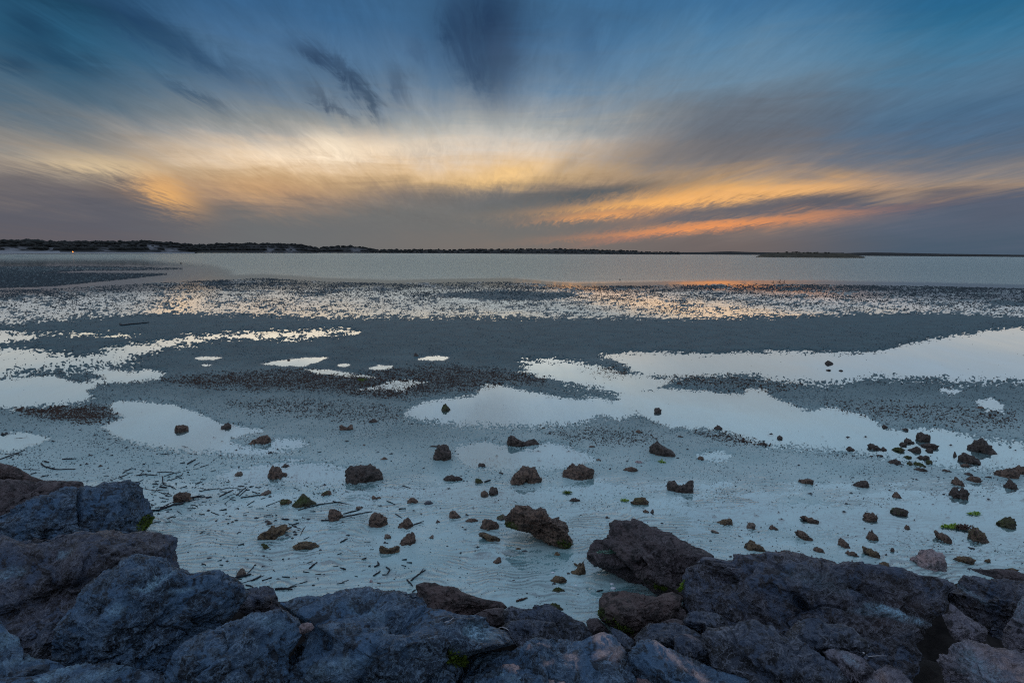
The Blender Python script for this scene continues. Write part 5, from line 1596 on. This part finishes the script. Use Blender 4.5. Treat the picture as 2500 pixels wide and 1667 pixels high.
# ------------------------------------------------------------------ shells
m_shell = plain('white_shell', (0.72, 0.74, 0.78), (0.60, 0.62, 0.68), 60, 0.5, 0.002)
for x, y, wpx, lab in [(1497, 1436, 12, 'largest white shell on the sand beside the leaning slab'), (1350, 1397, 8, 'white oval shell above the bumpy ochre stone'),
                       (1406, 1428, 7, 'small white shell fragment between the ochre stones and the leaning slab'), (1494, 1426, 9, 'faint sunken white shell above the largest shell')]:
    c = on_flat(x, y)
    s = wpx * np.linalg.norm(c - CAM) * K * .5
    uv_, uf_ = ico(3)
    V = uv_ * np.array([s, s * .75, s * .35])
    th = np.arctan2(uv_[:, 1], uv_[:, 0])
    V = V * (1 + .06 * np.cos(th * 11))[:, None]
    V[:, 2] = np.maximum(V[:, 2], -s * .05)
    tag(link('shell', mesh_np('shell', V, uf_, m_shell), loc=Vector(c + np.array([0, 0, s * .05]))), lab, 'shell', 'white shells on the sand')

# ------------------------------------------------------------------ green algae lying on the sand
def blades(c_px, rx, ry, n, ln, m, name, lab, seed):
    rng = np.random.default_rng(seed)
    c = on_flat(*c_px)
    V, F = [], []
    for k in range(n):
        a, q = rng.uniform(0, 6.28), math.sqrt(rng.uniform())
        p = at(c_px[0] + math.cos(a) * q * rx, c_px[1] + math.sin(a) * q * ry) - c
        d = np.array([rng.normal(), rng.normal() * .5, 0])
        d /= np.linalg.norm(d)
        e = np.array([-d[1], d[0], 0]) * ln * .12
        l_ = ln * rng.uniform(.5, 1.3)
        h = rng.uniform(.2, .5) * l_
        b = len(V)
        V += [p - e + [0, 0, .004], p + e + [0, 0, .004], p + d * l_ * .5 + e + [0, 0, h], p + d * l_ * .5 - e + [0, 0, h], p + d * l_ + [0, 0, .006]]
        F += [(b, b + 1, b + 2), (b, b + 2, b + 3), (b + 3, b + 2, b + 4)]
    o_ = link(name, mesh_np(name, V, F, m, False), loc=Vector(c))
    return tag(o_, lab, 'algae')


blades((2378, 1254), 15, 3.5, 110, .04, m_lime, 'algae_clump', 'short streak of bright green algae on the open ripples', 1)
blades((2322, 1286), 22, 4, 170, .045, m_lime, 'algae_clump', 'long streak of bright green algae trailing from the tall brown stone', 2)
blades((2352, 1290), 12, 3.5, 90, .07, m_wood2, 'weed_strand', 'dark weed at the tail of the long streak of green algae', 6)
blades((1526, 1222), 9, 2.5, 60, .035, m_lime, 'algae_clump', 'scrap of bright green algae beside the oblong ochre stone', 3)
blades((885, 930), 9, 3, 80, .09, m_moss, 'algae_clump', 'dull green clump of algae on the brown weed streak', 4)
blades((1385, 1203), 7, 2, 50, .05, m_moss, 'algae_clump', 'small dull green scrap below the craggy brown rock', 5)
blades((1616, 1129), 4, 2, 30, .06, m_lime, 'algae_clump', 'tiny yellow green scrap below the ramp shaped rock', 7)

# ------------------------------------------------------------------ what nobody could count: mud casts, specks, weed
m_cast = plain('dark_mud_casts', (0.030, 0.044, 0.054), (0.060, 0.078, 0.088), 6, 0.7, 0.01)


def scatter(name, pxs, pys, size_fn, m, seed, flat_=.6, sides=5, wide=1.0):
    """little irregular lumps standing on the flat"""
    rng = np.random.default_rng(seed)
    n = len(pxs)
    vx = _f[None] + np.outer(pxs - HX, _r) * K + np.outer(HY - pys, _u) * K
    t_ = -CAM_H / vx[:, 2]
    c = CAM[None] + vx * t_[:, None]
    c[:, 2] = np.maximum(flat_z(c[:, 0], c[:, 1]), -.006)
    s = size_fn(np.linalg.norm(c - CAM, axis=1)) * rng.uniform(.55, 1.5, n)
    th = np.linspace(0, 2 * math.pi, sides, endpoint=False)
    rot = rng.uniform(0, 6.28, n)
    ring = np.stack([np.cos(th[None] + rot[:, None]), np.sin(th[None] + rot[:, None]), np.zeros((n, sides))], -1) * rng.uniform(.6, 1.3, (n, sides, 1))
    ring[..., 0] *= rng.uniform(.8, 1.9, n)[:, None] * wide
    V = np.empty((n, sides + 1, 3))
    V[:, :sides] = c[:, None] + ring * s[:, None, None]
    V[:, :sides, 2] = c[:, 2:3] - .25 * s[:, None]
    V[:, sides] = c + np.stack([rng.normal(size=n) * s * .25, rng.normal(size=n) * s * .25, s * flat_ * rng.uniform(.6, 1.5, n)], 1)
    b = np.arange(n)[:, None] * (sides + 1)
    F = np.stack([np.stack([b[:, 0] + j, b[:, 0] + (j + 1) % sides, b[:, 0] + sides], 1) for j in range(sides)], 1).reshape(-1, 3)
    o_ = link(name, mesh_np(name, V.reshape(-1, 3), F, m, False))
    return tag(o_, kind='stuff')


def draw(n, x0, x1, y0, y1, dens, seed):
    rng = np.random.default_rng(seed)
    X_, Y_ = [], []
    tot = 0
    for _ in range(60):
        x = rng.uniform(x0, x1, n)
        y = rng.uniform(y0, y1, n)
        k = rng.uniform(size=n) < dens(x, y)
        X_.append(x[k])
        Y_.append(y[k])
        tot += k.sum()
        if tot >= n:
            break
    return np.concatenate(X_)[:n], np.concatenate(Y_)[:n]


def band_d(x, y):
    top = np.interp(x, TOPX, TOPY)
    bot = np.interp(x, BOTX, BOTY)
    t_ = (y - top) / (bot - top)
    d = np.where((t_ > 0.0) & (t_ < 1), np.exp(-np.maximum(t_, 0) * 3.0) * sstep(t_, 0, .05), 0)
    d *= .25 + .95 * sstep(n2(x / 120, y / 10, 3, 21.0), -.3, .4)
    tg = poly_sd(x, y, TONGUE, 20)
    d = np.where(tg > -2, 0.8, d)
    # left part of the band is busier
    d *= np.where((x < 500) & (y > 690) & (tg < -2), .6, 1)
    return np.clip(d, 0, 1)


cx_, cy_ = draw(95000, -250, 2750, 649, 785, band_d, 31)
scatter('mud_casts', cx_, cy_, lambda d: np.clip(.00062 * d, .016, .05), m_cast, 32, .75, 4, 1.8)

m_speck = plain('dark_shell_grit', (0.045, 0.050, 0.056), (0.085, 0.082, 0.082), 30, 0.8, 0.003)


def speck_d(x, y):
    d = .25 + .55 * sstep(n2(x / 170, y / 45, 3, 40.0), -.1, .45)
    d = d + .15 * np.exp(-((x - 420) / 260) ** 2 - ((y - 1170) / 70) ** 2)
    ww = wetness(x, y)
    d *= np.where((ww > 2.2) & (y < 1115), .03, np.where((ww > -4) & (y < 1115), 1.5, .85))
    d *= np.interp(y, [780, 860, 950, 1120, 1250, 1500], [.25, .5, .9, .6, .16, .10])
    return np.clip(d, 0, 1)


sx_, sy_ = draw(44000, -200, 2700, 785, 1490, speck_d, 41)
scatter('sand_specks', sx_, sy_, lambda d: np.clip(.00078 * d, .004, .028), m_speck, 42, .6, 4)
sx_, sy_ = draw(420, -100, 2600, 1050, 1480, lambda x, y: np.clip(.2 + .8 * np.exp(-((x - 480) / 330) ** 2 - ((y - 1230) / 110) ** 2), 0, 1), 43)
scatter('small_debris', sx_, sy_, lambda d: np.clip(.0024 * d, .012, .05), m_speck, 44, .55, 6)

# twig litter along the wrack line
rng = np.random.default_rng(60)
lx_, ly_ = draw(250, 60, 1000, 1100, 1440, lambda x, y: np.clip(.08 + np.exp(-((x - 460) / 190) ** 2 - ((y - 1195) / 62) ** 2) + .5 * np.exp(-((x - 640) / 90) ** 2 - ((y - 1410) / 30) ** 2), 0, 1), 61)
V_, F_ = [], []
for x, y in zip(lx_, ly_):
    p = on_flat(x, y)
    a = rng.normal(.15, .5)
    l_ = rng.uniform(.02, .085)
    d_ = np.array([math.cos(a), math.sin(a), 0]) * l_ * .5
    e_ = np.array([-math.sin(a), math.cos(a), 0]) * rng.uniform(.002, .005)
    up_ = np.array([0, 0, rng.uniform(.004, .009)])
    b = len(V_)
    V_ += [p - d_ - e_, p - d_ + e_, p + d_ - e_ * .5, p + d_ + e_ * .5, p - d_ + up_, p + d_ + up_ * rng.uniform(.5, 2.5)]
    F_ += [(b, b + 2, b + 5), (b, b + 5, b + 4), (b + 1, b + 4, b + 5), (b + 1, b + 5, b + 3)]
tag(link('twig_litter', mesh_np('twig_litter', V_, F_, m_wood, False)), kind='stuff')

m_weed = plain('brown_sea_weed_litter', (0.075, 0.046, 0.034), (0.034, 0.022, 0.018), 30, 0.8, 0.003)


def weed_d(x, y):
    d = np.zeros(len(x))
    for poly, k in WEED:
        sd = poly_sd(x, y, poly, 40)
        d = np.maximum(d, k * sstep(sd + 10 * n2(x / 60, y / 12, 3, 9.0), -12, 12))
    return np.clip(d * (.5 + .8 * sstep(n2(x / 26, y / 8, 3, 50.0), -.2, .35)), 0, 1)


sx_, sy_ = draw(22000, -50, 2550, 880, 1095, weed_d, 51)
scatter('seaweed_litter', sx_, sy_, lambda d: np.clip(.0012 * d, .009, .035), m_weed, 52, .6, 4)

# ------------------------------------------------------------------ birds low over the water's edge
m_bird = plain('dark_feathers', (0.020, 0.018, 0.018), (0.032, 0.028, 0.028), 20, 0.8, 0.002)


def bird(px_, py_, span_px, up, lab):
    c = at(px_, 694)
    d = np.linalg.norm(c - CAM)
    P = CAM + ray(px_, py_) / np.dot(ray(px_, py_), _f) * np.dot(c - CAM, _f)
    s = span_px * K * d
    uv_, uf_ = ico(2)
    body = uv_ * np.array([s * .36, s * .12, s * .12])
    body[:, 0] *= 1 - .3 * (uv_[:, 0] > 0)
    body[uv_[:, 0] < -.8, 0] -= s * .10
    o_ = link('bird', mesh_np('bird', body, uf_, m_bird), loc=Vector(P))
    for sg in (1, -1):
        ang = math.radians(up) if sg > 0 else math.radians(-up * .75)
        pts = [np.array([0, sg * s * .06, 0]), np.array([s * .20, sg * s * .25, math.sin(ang) * s * .38]), np.array([s * .46, sg * s * .36, math.sin(ang) * s * .95])]
        ch_ = [s * .20, s * .17, s * .05]
        V, F = [], []
        for p, cw in zip(pts, ch_):
            for zz in (s * .02, -s * .02):
                V += [p + np.array([-cw * .4, 0, zz]), p + np.array([cw * .6, 0, zz])]
        for k in range(2):
            a = 4 * k
            b = a + 4
            F += [(a, a + 1, b + 1, b), (a + 2, b + 2, b + 3, a + 3), (a, b, b + 2, a + 2), (a + 1, a + 3, b + 3, b + 1)]
        F += [(0, 2, 3, 1), (8, 9, 11, 10)]
        link('wing', mesh_np('wing', V, F, m_bird, False), parent=o_)
    link('head', mesh_np('head', ico(2)[0] * s * .10 + np.array([-s * .42, 0, s * .03]), ico(2)[1], m_bird), parent=o_)
    return tag(o_, lab, 'bird', 'birds flying low over the shallows')


bird(1887, 690, 6.5, 55, 'dark bird flying over the shallows, first and alone ahead')
bird(1903, 689.5, 8.5, 62, 'dark bird flying with the widest spread wings, second in line')
bird(1914, 689.5, 6.5, 65, 'dark bird flying last in line over the shallows')


def floater(px_, py_, wpx, lab):
    c = at(px_, py_)
    s = wpx * K * np.linalg.norm(c - CAM) * .5
    uv_, uf_ = ico(2)
    b = uv_ * np.array([s, s * .5, s * .45]) + np.array([0, 0, s * .25])
    b[uv_[:, 0] > .75, 2] += s * .2
    o_ = link('waterbird', mesh_np('waterbird', b, uf_, m_bird), loc=Vector(c))
    nv, nf = tube([np.array([-s * .7, 0, s * .4]), np.array([-s * .9, 0, s * .9]), np.array([-s * .85, 0, s * 1.25])], [s * .2, s * .15, s * .2], np.random.default_rng(1), 6, 0)
    me = bpy.data.meshes.new('neck')
    me.from_pydata([tuple(v) for v in nv], [], [tuple(dict.fromkeys(f)) for f in nf])
    me.materials.append(m_bird)
    link('neck', me, parent=o_)
    tag(o_, lab, 'bird')


floater(442, 643.5, 4.5, 'dark waterbird floating alone off the tips of the dark mud tongues')
floater(1514, 683, 4, 'tiny dark waterbird floating alone on the rippled lagoon')

# ------------------------------------------------------------------ trees on the island
m_leaf = plain('dark_tree_leaves', (0.026, 0.028, 0.018), (0.045, 0.046, 0.028), 1.2)
m_bark = plain('dark_bark', (0.030, 0.025, 0.022), (0.045, 0.040, 0.034), 2)
TREES = [(1921, 613.6, 6, 'flat topped tree, first on the island crest'), (1936, 613.8, 5, 'thin upright tree standing apart on the island crest'),
         (1945, 613.2, 7, 'broad tree with a wide crown, tallest on the island crest'), (1951, 614.4, 5, 'small tree close behind the broadest island tree'),
         (1962, 615, 4, 'low bushy tree in the dip of the island crest'), (1973, 614.4, 6, 'round headed tree midway along the island crest'),
         (1980, 615, 4, 'small bush beside the round headed island tree'), (1989, 615, 5, 'thin tree leaning along the island crest'),
         (1996, 614.6, 5, 'forked tree past the middle of the island crest'), (2015, 616, 5, 'low rounded tree where the island slopes down'),
         (2023, 616.6, 4, 'last small bush on the slope of the island'), (1899, 616, 4, 'low bush at the start of the island crest')]
for k, (x, ytop, wpx, lab) in enumerate(TREES):
    rng = np.random.default_rng(700 + k)
    d = 838.0
    v = ray(x, ytop)
    hd = np.array([v[0], v[1]]) / math.hypot(v[0], v[1])
    ztop = CAM_H + d * v[2] / math.hypot(v[0], v[1])
    vb = ray(x, 619.0)
    zb = CAM_H + d * vb[2] / math.hypot(vb[0], vb[1])
    H = max(ztop - zb, 2.0)
    s = wpx * K * d * .5
    base_ = np.array([hd[0] * d, hd[1] * d, zb])
    root = bpy.data.objects.new('island_tree', None)
    C.objects.link(root)
    root.location = Vector(base_)
    tag(root, lab, 'tree', 'trees along the island crest')
    V, F = tube([(0, 0, -1.0), (s * .1 * rng.normal(), 0, H * .4), (s * .25 * rng.normal(), 0, H * .75)], [.28, .22, .12], rng, 6, .2)
    me = bpy.data.meshes.new('trunk')
    me.from_pydata([tuple(q) for q in V], [], [tuple(dict.fromkeys(f)) for f in F])
    me.materials.append(m_bark)
    link('trunk', me, parent=root)
    VV, FF, b = [], [], 0
    uv_, uf_ = ico(1)
    for _ in range(34):
        a, q = rng.uniform(0, 6.28), math.sqrt(rng.uniform())
        p = np.array([math.cos(a) * q * s, math.sin(a) * q * s, H * (.5 + .42 * rng.uniform() * (1 - .5 * q))])
        r = s * rng.uniform(.12, .30)
        VV.append(uv_ * np.array([r * 1.3, r * 1.3, r * .7]) * rng.uniform(.7, 1.25, (len(uv_), 1)) + p)
        FF.append(uf_ + b)
        b += len(uv_)
    link('crown', mesh_np('crown', np.concatenate(VV), np.concatenate(FF), m_leaf, False), parent=root)

# ------------------------------------------------------------------ a camp fire on the far beach
fp = at(178, 617.2)
fp = fp / np.linalg.norm(fp[:2]) * 590
fp[2] = 1.0
root = bpy.data.objects.new('campfire', None)
C.objects.link(root)
root.location = Vector(fp)
tag(root, 'tiny orange campfire glowing on the beach below the dark hills', 'fire')
mf, t, o = mat('flame')
e = t.new('ShaderNodeEmission')
e.inputs[0].default_value = (1.0, 0.32, 0.06, 1)
e.inputs[1].default_value = 2.2
t.l.new(e.outputs[0], o.inputs[0])
uv_, uf_ = ico(2)
fl = uv_ * np.array([.42, .42, .6])
fl[:, :2] *= (1 - .45 * np.clip(uv_[:, 2], 0, 1))[:, None]
fl[:, 2] += .7
link('flame', mesh_np('flame', fl, uf_, mf), parent=root)
for k in range(5):
    a = k * 1.257
    V, F = tube([(math.cos(a) * .9, math.sin(a) * .9, .1), (math.cos(a) * .1, math.sin(a) * .1, .55)], [.12, .1], np.random.default_rng(k), 6, .1)
    me = bpy.data.meshes.new('log')
    me.from_pydata([tuple(q) for q in V], [], [tuple(dict.fromkeys(f)) for f in F])
    me.materials.append(m_wood)
    link('log', me, parent=root)
